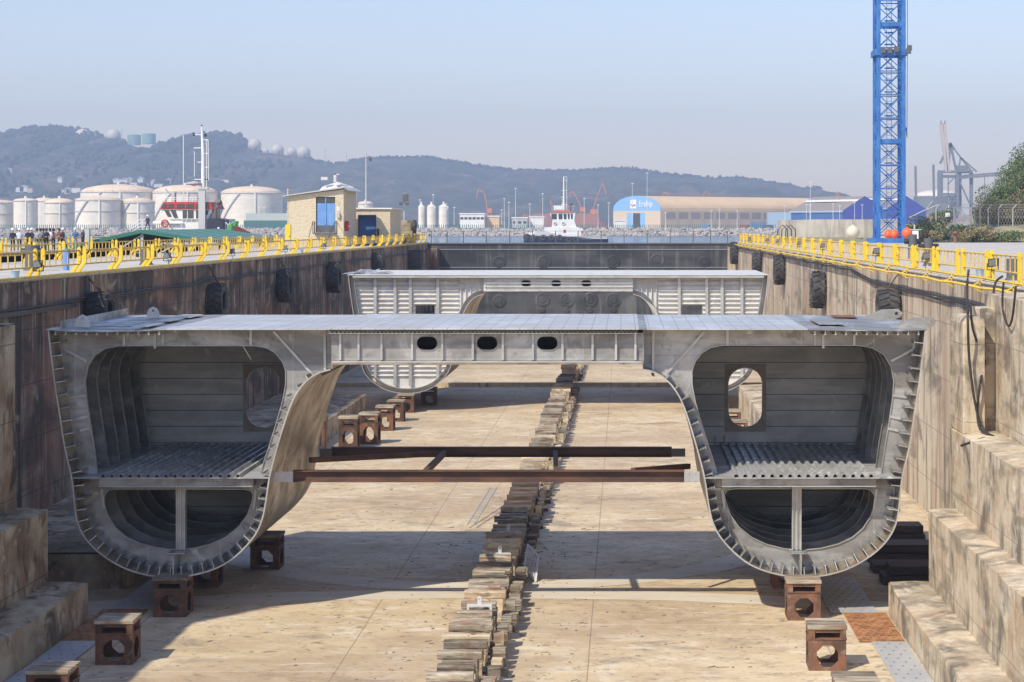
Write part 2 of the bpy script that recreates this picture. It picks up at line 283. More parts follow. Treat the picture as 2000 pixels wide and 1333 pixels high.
# ------------------------------------------------------------------ the dock and the quays
XL, XR, ZF, YG, XC = -22.8, 13.1, -10.3, 221.0, -4.35     # left and right dock edge, floor level, gate, centre line
b = MB(); b.add([(XL-1,15,ZF),(XR+1,15,ZF),(XR+1,145,ZF),(XL-1,145,ZF)], [(0,1,2,3)]); structure(b.build('dock_floor', m_floor))
b = MB(); b.box(XL-1, XR+1, 145, YG+3, ZF-.5, ZF+.32); structure(b.build('upper_dock_floor', m_floor))
def arc_patch(cx, cy, r, a0, a1, w, z):
    b = MB(); v = []; n = 40
    for i in range(n+1):
        a = R(a0+(a1-a0)*i/n); jit = .12*noise.noise(Vector((i*.6,r,0)))
        for rr in (r-w/2+jit, r+w/2+jit): v.append((cx+rr*math.cos(a), cy+rr*math.sin(a), z))
    b.add(v, [(2*i,2*i+1,2*i+3,2*i+2) for i in range(n)]); return b
structure(arc_patch(-4.6, 21.5, 42.2, 62, 118, 1.5, ZF+.004).build('concrete_patch', m_patch))
structure(arc_patch(-4.9, 75.5, 10.6, 185, 355, 1.5, ZF+.008).build('concrete_patch', m_patch))
def wall_thing(name, label, build_fn, mat, cat='dock wall', loc=(0,0,0)):
    b = MB(); build_fn(b); o = b.build(name, mat); tag(o, label, cat); return o
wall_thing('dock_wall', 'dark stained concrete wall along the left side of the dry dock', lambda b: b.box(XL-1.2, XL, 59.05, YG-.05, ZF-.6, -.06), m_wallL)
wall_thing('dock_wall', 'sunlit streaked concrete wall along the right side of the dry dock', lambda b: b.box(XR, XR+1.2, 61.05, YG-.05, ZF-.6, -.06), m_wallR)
# coping edge strips
for x0,x1,s in ((XL-.9,XL+.06,'left'),(XR-.06,XR+.9,'right')):
    b = MB(); b.box(x0, x1, 40 if s=='left' else 61.1, YG-.1, -.055, .055)
    tag(b.build('dock_coping', m_quay, bevel=.03), 'concrete coping strip along the %s edge of the dock, under the yellow railing' % s, 'coping')
# stepped walls in the foreground
def rough_block(b, x0, x1, y0, y1, z0, z1, side):
    """a cast block with slightly uneven arrises; side = which x face is seen"""
    nx, ny = 5, 44; top = []
    def hz(i,j): 
        n = noise.noise(Vector((i*.7+x0, j*.45, z1)))
        return z1+.05*n
    def ex(j, k): return .05*noise.noise(Vector((j*.5, k*.9, x0+x1)))
    v = []
    xs = [x0+(x1-x0)*i/nx for i in range(nx+1)]
    for j in range(ny+1):
        y = y0+(y1-y0)*j/ny
        for i, x in enumerate(xs):
            e = ex(j,0) if (i==0 and side<0) or (i==nx and side>0) else 0
            v.append((x+e, y+ (.04*noise.noise(Vector((i,3,z1))) if j==ny else 0), hz(i,j)-(.05 if e else 0)))
    f = [(j*(nx+1)+i, j*(nx+1)+i+1, (j+1)*(nx+1)+i+1, (j+1)*(nx+1)+i) for j in range(ny) for i in range(nx)]
    b.add(v, f)
    nz = 6
    xf = x0 if side < 0 else x1
    v = []
    for k in range(nz+1):
        z = z0+(z1-z0)*k/nz
        for j in range(ny+1):
            y = y0+(y1-y0)*j/ny
            if k == nz:
                i = 0 if side<0 else nx
                v.append(((xf+ex(j,0)), y+(.04*noise.noise(Vector((i,3,z1))) if j==ny else 0), hz(i,j)-.05))
            else: v.append((xf+.035*noise.noise(Vector((y*.4, z*.9, x0)))+(-side)*.0, y, z))
    b.add(v, [(k*(ny+1)+j, k*(ny+1)+j+1, (k+1)*(ny+1)+j+1, (k+1)*(ny+1)+j) for k in range(nz) for j in range(ny)])
    # far and near ends
    for y in (y0, y1):
        b.add([(x0,y,z0),(x1,y,z0),(x1,y,z1-.05),(x0,y,z1-.05)], [(0,1,2,3)])
    xb = x1 if side < 0 else x0
    b.add([(xb,y0,z0),(xb,y1,z0),(xb,y1,z1-.05),(xb,y0,z1-.05)], [(0,1,2,3)])
YA = 59.4
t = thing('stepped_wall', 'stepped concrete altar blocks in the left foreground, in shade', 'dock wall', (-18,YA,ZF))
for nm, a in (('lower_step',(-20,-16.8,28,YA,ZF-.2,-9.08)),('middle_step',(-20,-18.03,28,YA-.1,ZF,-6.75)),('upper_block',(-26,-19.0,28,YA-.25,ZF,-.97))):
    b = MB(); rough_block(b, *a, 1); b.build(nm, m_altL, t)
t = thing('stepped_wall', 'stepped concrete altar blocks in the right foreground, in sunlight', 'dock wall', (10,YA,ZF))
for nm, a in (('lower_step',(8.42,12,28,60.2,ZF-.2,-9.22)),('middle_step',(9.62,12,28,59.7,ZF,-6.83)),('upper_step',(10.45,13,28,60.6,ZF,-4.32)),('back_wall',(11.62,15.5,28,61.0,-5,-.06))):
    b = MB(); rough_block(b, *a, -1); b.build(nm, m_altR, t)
b = MB(); ol = [(10.50,-4.4),(11.18,-4.4),(11.18,-.86),(11.10,-.74),(10.70,-.71),(10.58,-.78),(10.50,-.95)]
b.plate(ol, [], 58.6, 60.9); b.build('pillar', m_altR, t, bevel=.05)
b = MB(); b.box(11.19, 11.66, 59.3, 60.95, -4.4, -.5); b.build('pillar_backing', m_altR, t, bevel=.04)
t = thing('low_ledge', 'low concrete ledge along the foot of the left wall beyond the front hull', 'ledge', (-18,100,ZF))
b = MB(); rough_block(b, XL+.02, -17.0, 64.5, 125, ZF, -9.05, 1); b.build('ledge', m_altL, t)
t = thing('low_ledge', 'sunlit concrete ledge along the foot of the right wall, seen through the doorway', 'ledge', (9,100,ZF))
b = MB(); rough_block(b, 7.6, XR-.02, 92, 125, ZF, -8.4, -1); b.build('ledge', m_altR, t)
# quays (with the second dock cut out of the left one)
D2a, D2b = -47.5, -34.6
b = MB(); b.box(D2b, XL-.9, 40, YG+4, -1.3, 0); b.box(-140, D2a, 60, 228, -1.3, 0.004); b.box(D2a, D2b, 214, 228, -1.3, -.004)
structure(b.build('left_quay', m_quay))
b = MB(); b.box(XR+.9, 140, 50, 226, -1.3, 0); structure(b.build('right_quay', m_quay))
b = MB(); b.box(26.6, 160, 226.02, 345, -1.3, -.01); structure(b.build('quay_yard', m_grass))
wall_thing('dock_wall', 'dark far wall of the second dock behind the left railings', lambda b: b.box(D2a-1, D2a, 60, 214, -9, -.05), m_wallL)
wall_thing('dock_wall', 'near wall of the second dock under the middle yellow railing', lambda b: b.box(D2b, D2b+1, 60, 214, -9, -.05), m_wallL)
b = MB(); b.box(D2a, D2b, 60, 214, -9.5, -9); structure(b.build('second_dock_floor', m_floor))
# quay foundations below the slabs, down to the water
b = MB(); b.box(-140, D2a-1, 226.9, 227.9, -12, -1.31); b.box(D2b+1, XL-1.2, 224, 225, -12, -1.31); b.box(XR+1.2, 140, 224, 225, -12, -1.31)
structure(b.build('quay_front', m_wallL))
# ------------------------------------------------------------------ caisson gate
t = thing('dock_gate', 'black steel caisson gate closing the far end of the dock', 'dock gate', (XC,YG,ZF))
gl, gr = XL-.0, XR+0.0
b = MB(); b.box(gl-.6, gr+.6, YG, YG+4.5, ZF, -.12); b.build('gate_panel', m_gate, t)
b = MB()
for z in (-.75,-2.85,-5.6): b.box(gl+.01, gr-.01, YG-.09, YG, z-.05, z+.05)
b.build('weld_band', m_gate2, t)
b = MB(); b.box(gl-.3, gr+.3, YG-.15, YG+4.6, -.118, .0); b.build('top_walkway', m_dgrey, t)
for px,py,r in ((975,512,.75),(1062,512,.85),(1197,512,.85),(1283,509,.85),(1375,512,.7),(975,588,.8),(1060,585,.85),(1107,586,.9),(1152,586,.9),(1198,586,.9),(1060,607,.35),(1107,607,.4),(1152,607,.4),(1198,607,.4),(925,606,.35)):
    p = P(px,py,YG); b = MB(); b.lathe([(.01,-.14),(r*.45,-.14),(r*.5,-.08),(r*.68,-.08),(r*.72,-.13),(r,-.08),(r,0)], (p.x,YG,p.z), 20, 'y'); b.build('round_boss', m_gate, t, smooth=True)
px_posts = [842,873,905,950,995,1040,1085,1129,1174,1219,1264,1309,1354,1388,1421]
for p_ in px_posts:
    x = (p_-CX)*YG/F; b = MB(); b.box(x-.05, x+.05, YG+.1, YG+.2, 0, 1.42); b.build('rail_post', m_dgrey, t)
b = MB()
for z in (.72,1.40): b.tube([(gl+.3,YG+.15,z),(gr-.4,YG+.15,z)], .022, 6)
b.build('rail_wire', m_dgrey, t)
b = MB(); b.box(XL-.05,XL+1.3,YG-2.6,YG-.01,ZF+.32,-.6); tag(b.build('gate_pier', m_wallL, bevel=.05), 'narrow concrete pier between the left wall and the gate', 'pier')
b = MB(); b.box(XR-1.0,XR+.05,YG-2.2,YG-.01,ZF+.32,-.5); tag(b.build('gate_pier', m_wallR, bevel=.05), 'narrow pale concrete pier between the right wall and the gate', 'pier')
# ------------------------------------------------------------------ yellow railings
def rail_proto(dogleg, side):
    """local: panel runs along Y (0..4.9), dock on +X * side"""
    r = thing('railing_panel', 'x', 'railing', (0,0,0))
    for y in (.0, 4.9):
        b = MB()
        if dogleg:
            d = -.26*side
            prof = [(d,0),(d,.12),(-.0,.46),(-.0,1.02)]
        else: prof = [(0,0),(0,1.02)]
        w = .085
        out = [(p[0]-w,p[1]) for p in prof]+[(-w*.7,1.1),(0,1.14),(w*.7,1.1)]+[(p[0]+w,p[1]) for p in reversed(prof)]
        b.plate(out, [], y-.05, y+.05); b.build('post', m_yel, r, bevel=.012)
    b = MB(); b.tube([(0,0,.98),(0,4.9,.98)], .038, 8); b.build('top_rail', m_yel2, r, smooth=True)
    b = MB(); b.tube([(0,0,.40),(0,4.9,.40)], .034, 8); b.build('lower_rail', m_yel2, r, smooth=True)
    for k in range(1,6):
        b = MB(); b.box(-.022,.022,4.9*k/6-.022,4.9*k/6+.022,.40,.98); b.build('baluster', m_yel2, r)
    return r
pL = rail_proto(True, 1); pR = rail_proto(False, -1)
usedL = usedR = False
def row(proto, x, ys, label, group, used, jx=.03):
    for i, y in enumerate(ys):
        o = proto if (i == 0 and not used) else copy_tree(proto)
        o.location = (x+random.uniform(-jx,jx), y, .056 if abs(x) < 24 and x > -24 else 0); o.rotation_euler = (0,0,random.uniform(-.006,.006))
        o['label'] = label % words(i+1); o['group'] = group
    return o
row(pL, XL-.1, [57.2+5.83*k for k in range(1,28)], 'yellow railing panel on the left edge of the dock, %s from the near end', 'yellow railing panels along the left dock edge', False)
row(pR, XR+.35, [58.2+5.95*k for k in range(0,27)], 'yellow railing panel on the right edge of the dock, %s from the near end', 'yellow railing panels along the right dock edge', False)
row(pL, D2b+.5, [86+5.9*k for k in range(0,21)], 'yellow railing panel in the middle row on the left quay, %s from the near end', 'yellow railing panels beside the second dock', True)
row(pR, D2a-.6, [124+5.9*k for k in range(0,15)], 'yellow railing panel in the farthest row behind the green roof, %s from the near end', 'yellow railing panels on the far side of the second dock', True)
# pipes outside the coping
def run(name, label, cat, pts, r, mat, n=6):
    b = MB(); b.tube(pts, r, n); return tag(b.build(name, mat, smooth=True), label, cat)
run('kick_pipe', 'yellow pipe at the foot of the left railing', 'pipe', [(XL+.12,y,.10) for y in range(60,221,4)], .055, m_yel)
run('kick_pipe', 'upper yellow pipe running along the right dock edge below the railing', 'pipe', [(XR-.02,y,.16+.02*math.sin(y)) for y in range(62,221,4)], .05, m_yel)
t = thing('outrigger_rail', 'lower yellow pipe on brackets hung outside the right dock edge', 'pipe', (XR-.4,62,-.2))
b = MB(); b.tube([(XR-.42,y,-.12+.03*math.sin(y*1.3)) for y in range(61,221,3)], .05, 8); b.build('pipe', m_yel, t, smooth=True)
for k in range(26):
    y = 63.2+5.95*k; b = MB(); b.bar((XR-.42,y,-.12),(XR+.25,y,.16),.045); b.bar((XR-.1,y,-.1),(XR-.1,y,.42),.045); b.bar((XR-.42,y,-.12),(XR-.05,y,-.34),.04); b.build('bracket', m_yel, t)
def cable(name, label, side, fz, r, y0, y1, dy=2.5, off=.10):
    x = XL+off if side < 0 else XR-off
    run(name, label, 'cable', [(x, y0+dy*k, fz(y0+dy*k)) for k in range(int((y1-y0)/dy)+1)], r, m_cable)
zr = lambda y: (-.80 if y < 100 else -.80+.45*min(1,(y-100)/8)) + .03*math.sin(y*.7)
cable('wall_cable', 'uppermost black cable along the sunlit right wall', 1, lambda y: zr(y), .035, 61.5, 220)
cable('wall_cable', 'middle black cable of the bundle on the right wall', 1, lambda y: zr(y)-.085+.02*math.sin(y*1.9), .03, 61.5, 220, off=.12)
cable('wall_cable', 'lowest black cable of the bundle on the right wall', 1, lambda y: zr(y)-.16+.03*math.sin(y*1.1+2), .028, 61.5, 220, off=.10)
zl = lambda y: (-1.02 if y < 76 else -.98)+(.1 if y>100 else 0)+.04*math.sin(y*.5)
cable('wall_cable', 'upper black cable running along the shaded left wall', -1, zl, .04, 60, 218)
cable('wall_cable', 'lower black cable running along the shaded left wall', -1, lambda y: zl(y)-.11+.03*math.sin(y*.9), .035, 60, 218)
b = MB(); b.box(XL, XL+.16, 62, 78.5, -1.30, -1.12); tag(b.build('cable_tray', m_black), 'dark steel tray bolted to the left wall near the frame edge', 'cable tray')
# hoses over the right edge
def spline(pts, n=6):
    out = []; pts = [Vector(p) for p in pts]
    for i in range(len(pts)-1):
        p0 = pts[max(i-1,0)]; p1 = pts[i]; p2 = pts[i+1]; p3 = pts[min(i+2,len(pts)-1)]
        for k in range(n):
            t = k/n; out.append(.5*((2*p1)+(p2-p0)*t+(2*p0-5*p1+4*p2-p3)*t*t+(-p0+3*p1-3*p2+p3)*t**3))
    return out+[pts[-1]]
YH = 58.35
h1 = [P(1892,527,61.3),P(1889,560,60.9),P(1890,612,YH),P(1893,700,YH),P(1904,785,YH),P(1918,835,YH),P(1936,853,YH-.5),P(1915,858,YH-1.2),P(1877,871,YH-1.6)]
h2 = [P(1958,540,61.2),P(1942,560,60.9),P(1938,640,60.0),P(1925,700,59.4),P(1915,745,YH+.1),P(1909,800,YH+.1),P(1913,835,YH),P(1925,846,YH-.4),P(1940,852,YH-.8)]
run('hose', 'black hose hanging over the right pillar and curling on the step', 'hose', spline(h1), .04, m_cable, 8)
run('hose', 'second black hose hanging nearer the right frame edge', 'hose', spline(h2), .04, m_cable, 8)
run('hose', 'short black hose loop drooping on the right wall by the frame edge', 'hose', spline([Vector((11.5,11.5*F/(x-CX),ZC-(y-CY)*11.5/(x-CX))) for x,y in ((1960,552),(1958,600),(1968,636),(1977,622),(1984,560))]), .035, m_cable, 6)
run('hose', 'short hose end hanging in front of the pillar top', 'hose', spline([P(1896,600,58.6),P(1899,640,58.6),P(1908,668,58.6)]), .035, m_cable, 6)
# ------------------------------------------------------------------ tyre fenders
def tyre(y, side, z, d, w, label, tilt=0, grp=None):
    x = (XL+w/2+.08) if side < 0 else (XR-w/2-.08)
    t = thing('tyre_fender', label, 'tyre', (x,y,z), 0, grp)
    r = d/2; b = MB()
    n = 40; prof = [(r*.55,-w*.42),(r*.75,-w*.5),(r*.93,-w*.46),(r,-w*.36),(r,w*.36),(r*.93,w*.46),(r*.75,w*.5),(r*.55,w*.42),(r*.55,w*.3),(r*.86,w*.38),(r*.86,-w*.38),(r*.55,-w*.3)]
    b.lathe(prof, (x,y,z), n, 'x', closed=True)
    o = b.build('carcass', m_rub, t, smooth=True)
    b = MB()                                              # chevron tread lugs
    N_ = 15
    for k in range(N_):
        a = 2*math.pi*k/N_
        for s in (-1,1):
            a2 = a+(math.pi/N_ if s > 0 else 0)
            p = Vector((x+s*.02, y+math.cos(a2)*(r+.02), z+math.sin(a2)*(r+.02))); a3 = a2+.20
            q = Vector((x+s*w*.46, y+math.cos(a3)*(r-.01), z+math.sin(a3)*(r-.01)))
            b.bar(p, q, .13*r, .10*r, up=(0,math.cos(a2),math.sin(a2)))
    b.build('tread', m_rub, t)
    b = MB()
    for s in (-.12,.12):
        zz = z+r*.5
        b.tube([(x,y+s,zz),(x-side*-.0+side*(-w*.0),y+s*.8,z+r+.1),(XL+.06 if side<0 else XR-.06,y+s*.5,-.15)], .03, 6)
    b.build('chain', m_rust, t)
    for ch in t.children: 
        pass
    if tilt:
        t.rotation_euler = (0,tilt,0)
    return t
gL = None
tyre(80.5,-1,-1.52,1.50,.95,'big tractor tyre hanging on the left wall, nearest the frame edge, with chevron tread')
tyre(104,-1,-2.05,1.85,.85,'second tyre from the near end of the left wall, pale scuffed tread')
tyre(125,-1,-1.90,2.1,.8,'third tyre from the near end of the left wall, smooth and black')
tyre(146,-1,-1.92,2.3,.9,'fourth tyre from the near end of the left wall')
tyre(172,-1,-1.5,2.2,1.0,'fifth tyre on the left wall, half hidden behind the rear ship section')
tyre(201,-1,-1.75,2.3,1.4,'farthest tyre on the left wall, next to the gate')
tyre(217,1,-1.1,2.4,.8,'farthest tyre on the right wall, next to the gate')
tyre(180,1,-1.55,1.9,.8,'second farthest tyre on the right wall')
tyre(154,1,-1.55,2.3,.8,'reddish scuffed tyre on the right wall above the rear section corner')
tyre(123,1,-2.1,2.3,.85,'leaning brown tyre on the right wall between two hanging spots', R(4))
tyre(89.6,1,-1.70,1.45,1.05,'big tractor tyre on the right wall behind the lifting lugs')
# ------------------------------------------------------------------ the aluminium ship sections
Y1 = 60.3
SX = 12.8
def q6(zx, zy, Y=Y1):           # a point read off the enlarged right hull
    p = P(1200+zx*.4202, 580+zy*.4202, Y); return (p.x-XC, p.z)
def q6f(Y): return lambda t: q6(t[0], t[1], Y)
outer_z = [(1449,152),(1441,235),(1430,320),(1420,400),(1400,525),(1378,672),(1362,750),(1345,820),(1335,880),(1328,960),(1318,1030),(1300,1085),(1265,1140),(1215,1190),(1150,1235),(1080,1270),(1000,1294),(930,1304),(860,1306),(780,1298),(700,1278),(630,1248),(570,1205),(515,1150),(475,1095),(448,1030),(432,950),(422,880),(412,825),(392,745),(362,640),(330,540),(300,468),(262,412),(222,376),(180,354),(134,342)]
prof = [q6(*t) for t in outer_z]
ztop = q6(0,150)[1]
xin = prof[-1][0]
def sub(poly, n):
    out = []
    for i in range(len(poly)-1):
        a, b_ = poly[i], poly[i+1]
        for k in range(n): out.append((a[0]+(b_[0]-a[0])*k/n, a[1]+(b_[1]-a[1])*k/n))
    return out+[poly[-1]]
def smooth2(poly):              # Catmull-Rom
    out = []
    P_ = [Vector((p[0],p[1],0)) for p in poly]
    s = spline(P_, 3)
    return [(v.x,v.y) for v in s]
prof_s = smooth2(prof)
def arclen(poly):
    L = [0]
    for i in range(1,len(poly)): L.append(L[-1]+math.hypot(poly[i][0]-poly[i-1][0], poly[i][1]-poly[i-1][1]))
    return L
def at_len(poly, L, s):
    for i in range(1,len(poly)):
        if L[i] >= s:
            t = (s-L[i-1])/max(1e-9,L[i]-L[i-1]); a, b_ = poly[i-1], poly[i]
            d = Vector((b_[0]-a[0], b_[1]-a[1])).normalized()
            return (a[0]+(b_[0]-a[0])*t, a[1]+(b_[1]-a[1])*t), d
    return poly[-1], Vector((0,1))
YW = Y1+1.0
up_z = [(500,227),(1130,227),(1200,238),(1252,272),(1284,325),(1297,395),(1290,480),(1275,580),(1255,700),(1237,833),(482,833),(462,760),(438,690),(404,580),(378,490),(363,410),(362,345),(378,300),(408,262),(450,237)]
lo_z = [(560,893),(1165,893),(1192,900),(1208,925),(1208,965),(1190,1018),(1155,1075),(1105,1118),(1040,1148),(960,1168),(870,1176),(790,1170),(710,1150),(640,1118),(580,1070),(540,1012),(518,950),(513,920),(525,900)]
up_o = [q6(*t, YW) for t in up_z]; lo_o = [q6(*t, YW) for t in lo_z]
zplat = q6(0,838)[1]
def mir(poly): return [(-p[0],p[1]) for p in poly]
def inset(poly, t):             # open polyline moved inwards (the profile runs clockwise from the deck edge)
    out = []
    for i in range(len(poly)):
        a = poly[max(i-1,0)]; b_ = poly[min(i+1,len(poly)-1)]; d = Vector((b_[0]-a[0], b_[1]-a[1])).normalized()
        out.append((poly[i][0]+d.y*t, poly[i][1]-d.x*t))
    return out
ins = inset(prof_s, .035)
def make_section(Y0, L, style, label):
    s = thing('ship_section', label, 'ship section', (XC, Y0, prof_s[len(prof_s)//2][1]))
    T = Matrix.Translation(Vector((XC, Y0, 0)))
    def bd(b, name, mat, parent=s, **k): b.xform(T); return b.build(name, mat, parent, **k)
    front = style == 'front'
    msk = m_aluHull
    mp = m_alu if front else m_white
    for sg in (1,-1):
        mm = (lambda p: p) if sg > 0 else mir
        b = MB(); b.ribbon(mm(prof_s), 0, L, .03, False, inward=(1 if sg<0 else -1)); bd(b, 'hull_shell', msk, smooth=True)
        # bright cut edge of the plating
        b = MB(); b.ribbon(mm(prof_s), -.012, -.001, .045, False, inward=(1 if sg<0 else -1)); bd(b, 'cut_edge', m_edge)
        # the inward side wall above the tunnel
        b = MB(); b.box(sg*(xin-.0), sg*(xin+.03), 0.35 if front else .5, L-.02, prof[-1][1]+.01, ztop-.03); bd(b, 'side_wall', mp)
        web_out = mm(ins+[(xin+.035, prof[-1][1]+.02),(xin+.035, ztop-.04),(ins[0][0]-.02, ztop-.04)])
        Ls = arclen(ins)
        if front:
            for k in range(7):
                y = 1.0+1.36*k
                b = MB(); b.plate(web_out, [mm(up_o), mm(lo_o)], y, y+.018); o = bd(b, 'web_frame', m_alu if k == 0 else m_aluShade)  # frames behind the first carry painted-in shade
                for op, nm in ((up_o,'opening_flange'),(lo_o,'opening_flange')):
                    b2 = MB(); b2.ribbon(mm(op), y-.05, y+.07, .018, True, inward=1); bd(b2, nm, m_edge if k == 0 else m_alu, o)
            # ends of the longitudinal stiffeners
            s0 = .45; n = 0
            while s0 < Ls[-1]-.25:
                (x, z), d = at_len(ins, Ls, s0)
                nx, nz = d.y*1, -d.x*1
                # inward normal: towards the hull centre
                c = Vector((q6(860,650)[0]-x, q6(860,650)[1]-z))
                if c.x*nx+c.y*nz < 0: nx, nz = -nx, -nz
                side_h = .30 if (z > zplat or True) else .3
                h = .27 if (x > 6 or z < zplat-.8) else .15
                y0s = .06+random.uniform(0,.05)
                b = MB()
                A = Vector((x, z)); B = A+Vector((nx,nz))*h; tv = Vector((d.x,d.y))*.012
                def Q(p, y): return ((p.x*sg), y, p.y)
                v = []
                for p, ya in ((A,y0s),(B,y0s+.10)):
                    for w_ in (-1,1):
                        v.append(Q(p+tv*w_, ya)); v.append(Q(p+tv*w_, L-.4))
                b.add(v, [(0,1,3,2),(4,6,7,5),(0,4,5,1),(2,3,7,6),(0,2,6,4),(1,5,7,3)])
                tv2 = Vector((d.x,d.y))*.045; D = B-Vector((nx,nz))*.02; v = []
                for p, ya in ((D,y0s+.10),(B,y0s+.10)):
                    for w_ in (-1,1):
                        v.append(Q(p+tv2*w_, ya)); v.append(Q(p+tv2*w_, L-.4))
                b.add(v, [(0,1,3,2),(4,6,7,5),(0,4,5,1),(2,3,7,6),(0,2,6,4),(1,5,7,3)])
                bd(b, 'hull_stiffener', m_alu); n += 1
                s0 += .42 if (z > -6.6) else .36
            # transverse back bulkhead with its doorway
            Yb = Y0+L-.6; yb = L-.6
            dp = [q6(a, c, Yb) for a, c in ((512,312),(705,312),(705,627),(512,627))]
            dh = []
            cx0, cx1, cz0, cz1 = 528, 688, 330, 605
            for k in range(9): a = math.pi-k*math.pi/8*1; dh.append(q6(608+80*math.cos(a), 400-72*math.sin(a), Yb))
            for k in range(9): a = k*math.pi/8; dh.append(q6(608+80*math.cos(a), 535+72*math.sin(a), Yb))
            b = MB(); b.plate(web_out, [mm(dh)], yb, yb+.02); bh = bd(b, 'bulkhead', m_aluIn)
            b = MB(); b.plate(mm(dp), [mm(dh)], yb-.03, yb-.005); bd(b, 'doorway_plate', M('doorway plate brown', (.46,.39,.31), .7, .0, layers=[((.33,.27,.20),(2,2,2),.45,.66,.7)]), bh)
            b = MB(); b.ribbon(mm(dh), yb-.06, yb+.04, .02, True, inward=-1); bd(b, 'doorway_rim', m_alu, bh)
            # stiffener ends along the platform at the back
            for k in range(18):
                x = q6(470+44*k*.93, 0, Yb)[0]
                if x > 8.2: break
                b = MB(); b.bar((sg*x, yb-.12, zplat+.02), (sg*x, yb-.12, zplat+.34), .03, .12); bd(b, 'bulkhead_bracket', m_alu, bh)
            # ribbed platform
            xa, xb_ = q6(418,0)[0], q6(1332,0)[0]
            b = MB(); b.plate(mm([(xa-.0,zplat-.02),(q6(545,0)[0],zplat-.02+.0),(q6(1215,0)[0],zplat-.02),(xb_,zplat-.02),(xb_,zplat-.05),(xa,zplat-.05)]), [], .0, L-.65)
            pf = bd(b, 'platform', m_platf)
            x0, n = q6(545,0)[0], 16; pit = (q6(1215,0)[0]-x0)/n
            for k in range(n):
                x = x0+pit*(k+.5); w0, w1, hh = .085, .045, .085
                loop = [(x-w0,zplat-.02),(x-w1,zplat+hh),(x+w1,zplat+hh),(x+w0,zplat-.02)]
                b = MB(); b.ribbon(mm(loop), .02, L-.68, .01, False, inward=(-1 if sg>0 else 1)); bd(b, 'rib', m_platf, pf)
            b = MB(); b.box(sg*(q6(500,0)[0]), sg*q6(1220,0)[0], .25, .62, zplat-.30, zplat-.055); bd(b, 'platform_beam', m_alu)
            b = MB(); b.box(sg*(q6(500,0)[0]), sg*q6(1220,0)[0], .12, .75, zplat-.33, zplat-.302); bd(b, 'beam_flange', m_edge)
            # central post of the lower opening and the keel plate under it
            xm = q6(858,0)[0]; zb_ = q6(0,1176,YW)[1]; zk = prof_s[len(prof_s)//2][1]
            zb_ = q6(0,1172,YW)[1]
            b = MB(); b.box(sg*(xm-.15), sg*(xm-.12), .75, 1.0, zb_, zplat-.34); b.box(sg*(xm+.12), sg*(xm+.15), .75, 1.0, zb_, zplat-.34); b.box(sg*(xm-.12), sg*(xm+.12), .86, .89, zb_, zplat-.34); b.box(sg*(xm-.02), sg*(xm+.02), .76, .86, zb_, zplat-.34)
            bd(b, 'centre_post', m_edge)
            zk = min(p[1] for p in ins)
            b = MB(); b.box(sg*(xm+.05), sg*(xm+.10), .08, 1.0, zk+.01, zb_-.05); b.box(sg*(xm-.25), sg*(xm+.3), .3, 1.0, zb_-.05, zb_-.02); bd(b, 'keel_plate', m_alu)
            # stiffening bars on the face of the web
            for (ax,ay,bx,by,w) in ((420,160,234,366,.06),(182,154,180,344,.06),(1387,245,1285,299,.06),(1295,458,1360,466,.03),(1282,556,1354,572,.03),(1272,612,1347,627,.03),(525,152,525,224,.025),(932,152,932,225,.04),(970,152,970,240,.05),(1114,152,1114,226,.03),(1392,152,1390,242,.05),(500,893,430,893,.03),(500,893,512,985,.03),(1218,893,1206,985,.03),(1318,835,1322,1000,.025)):
                A = q6(ax,ay,YW); B_ = q6(bx,by,YW); b = MB(); b.bar((sg*A[0],.96,A[1]),(sg*B_[0],.96,B_[1]), .08, w, up=(0,1,0)); bd(b, 'web_stiffener', m_edge)
        else:
            # closed bulkhead with a window and ribs
            wz0, wz1 = ZC-(640-CY)*Y0/F, ZC-(597-CY)*Y0/F
            wx0, wx1 = (1333-CX)*Y0/F-XC, (1372-CX)*Y0/F-XC
            win = [(wx0,wz0),(wx1,wz0),(wx1,wz1),(wx0,wz1)]
            b = MB(); b.plate(web_out, [mm(win)], .75, .77); bh = bd(b, 'bulkhead', m_white)
            b = MB(); b.ribbon(mm(win), .7, .85, .03, True, inward=-1); bd(b, 'window_rim', m_edge, bh)
            b = MB(); b.plate(web_out, [mm(up_o), mm(lo_o)], L-.5, L-.48); bd(b, 'rear_frame', m_alu)
            xo = lambda z: max([ (p[0]) for p in ins if abs(p[1]-z) < .35] or [0])
            xi = lambda z: min([ (p[0]) for p in ins if abs(p[1]-z) < .35 and p[0] < 11] or [0])
            zz = ztop-.45
            xh = (1240-CX)*Y0/F-XC; xs2 = (1283-CX)*Y0/F-XC
            while zz > -8.2:
                xa, xb_ = max(xi(zz), xs2 if zz > -4.0 else 0)+.12, xo(zz)-.35
                if zz < -8.0: xa += .5; xb_ -= .5
                segs = [(xa,xb_)]
                if wz0 < zz < wz1: segs = [(xa,wx0-.05),(wx1+.05,xb_)]
                for a_, c_ in segs:
                    if c_-a_ < .3: continue
                    b = MB(); b.plate([(.60,zz-.02),(.75,zz+.06),(.75,zz-.10)], [], sg*a_, sg*c_, fn=lambda y,z,x: (x,y,z)); bd(b, 'rib', m_white, bh)
                zz -= .30
            for px in (1327,1381,1411,1450):
                x = (px-CX)*Y0/F-XC; z0 = -8.3 if px > 1327 else -8.2
                zlow = [p[1] for p in ins if abs(p[0]-x) < .4]; z0 = min(zlow)+.45 if zlow else -8
                b = MB(); b.box(sg*(x-.10), sg*(x+.10), .50, .58, z0, ztop-.06); b.box(sg*(x-.02), sg*(x+.02), .58, .75, z0, ztop-.06); bd(b, 'upright', m_edge, bh)
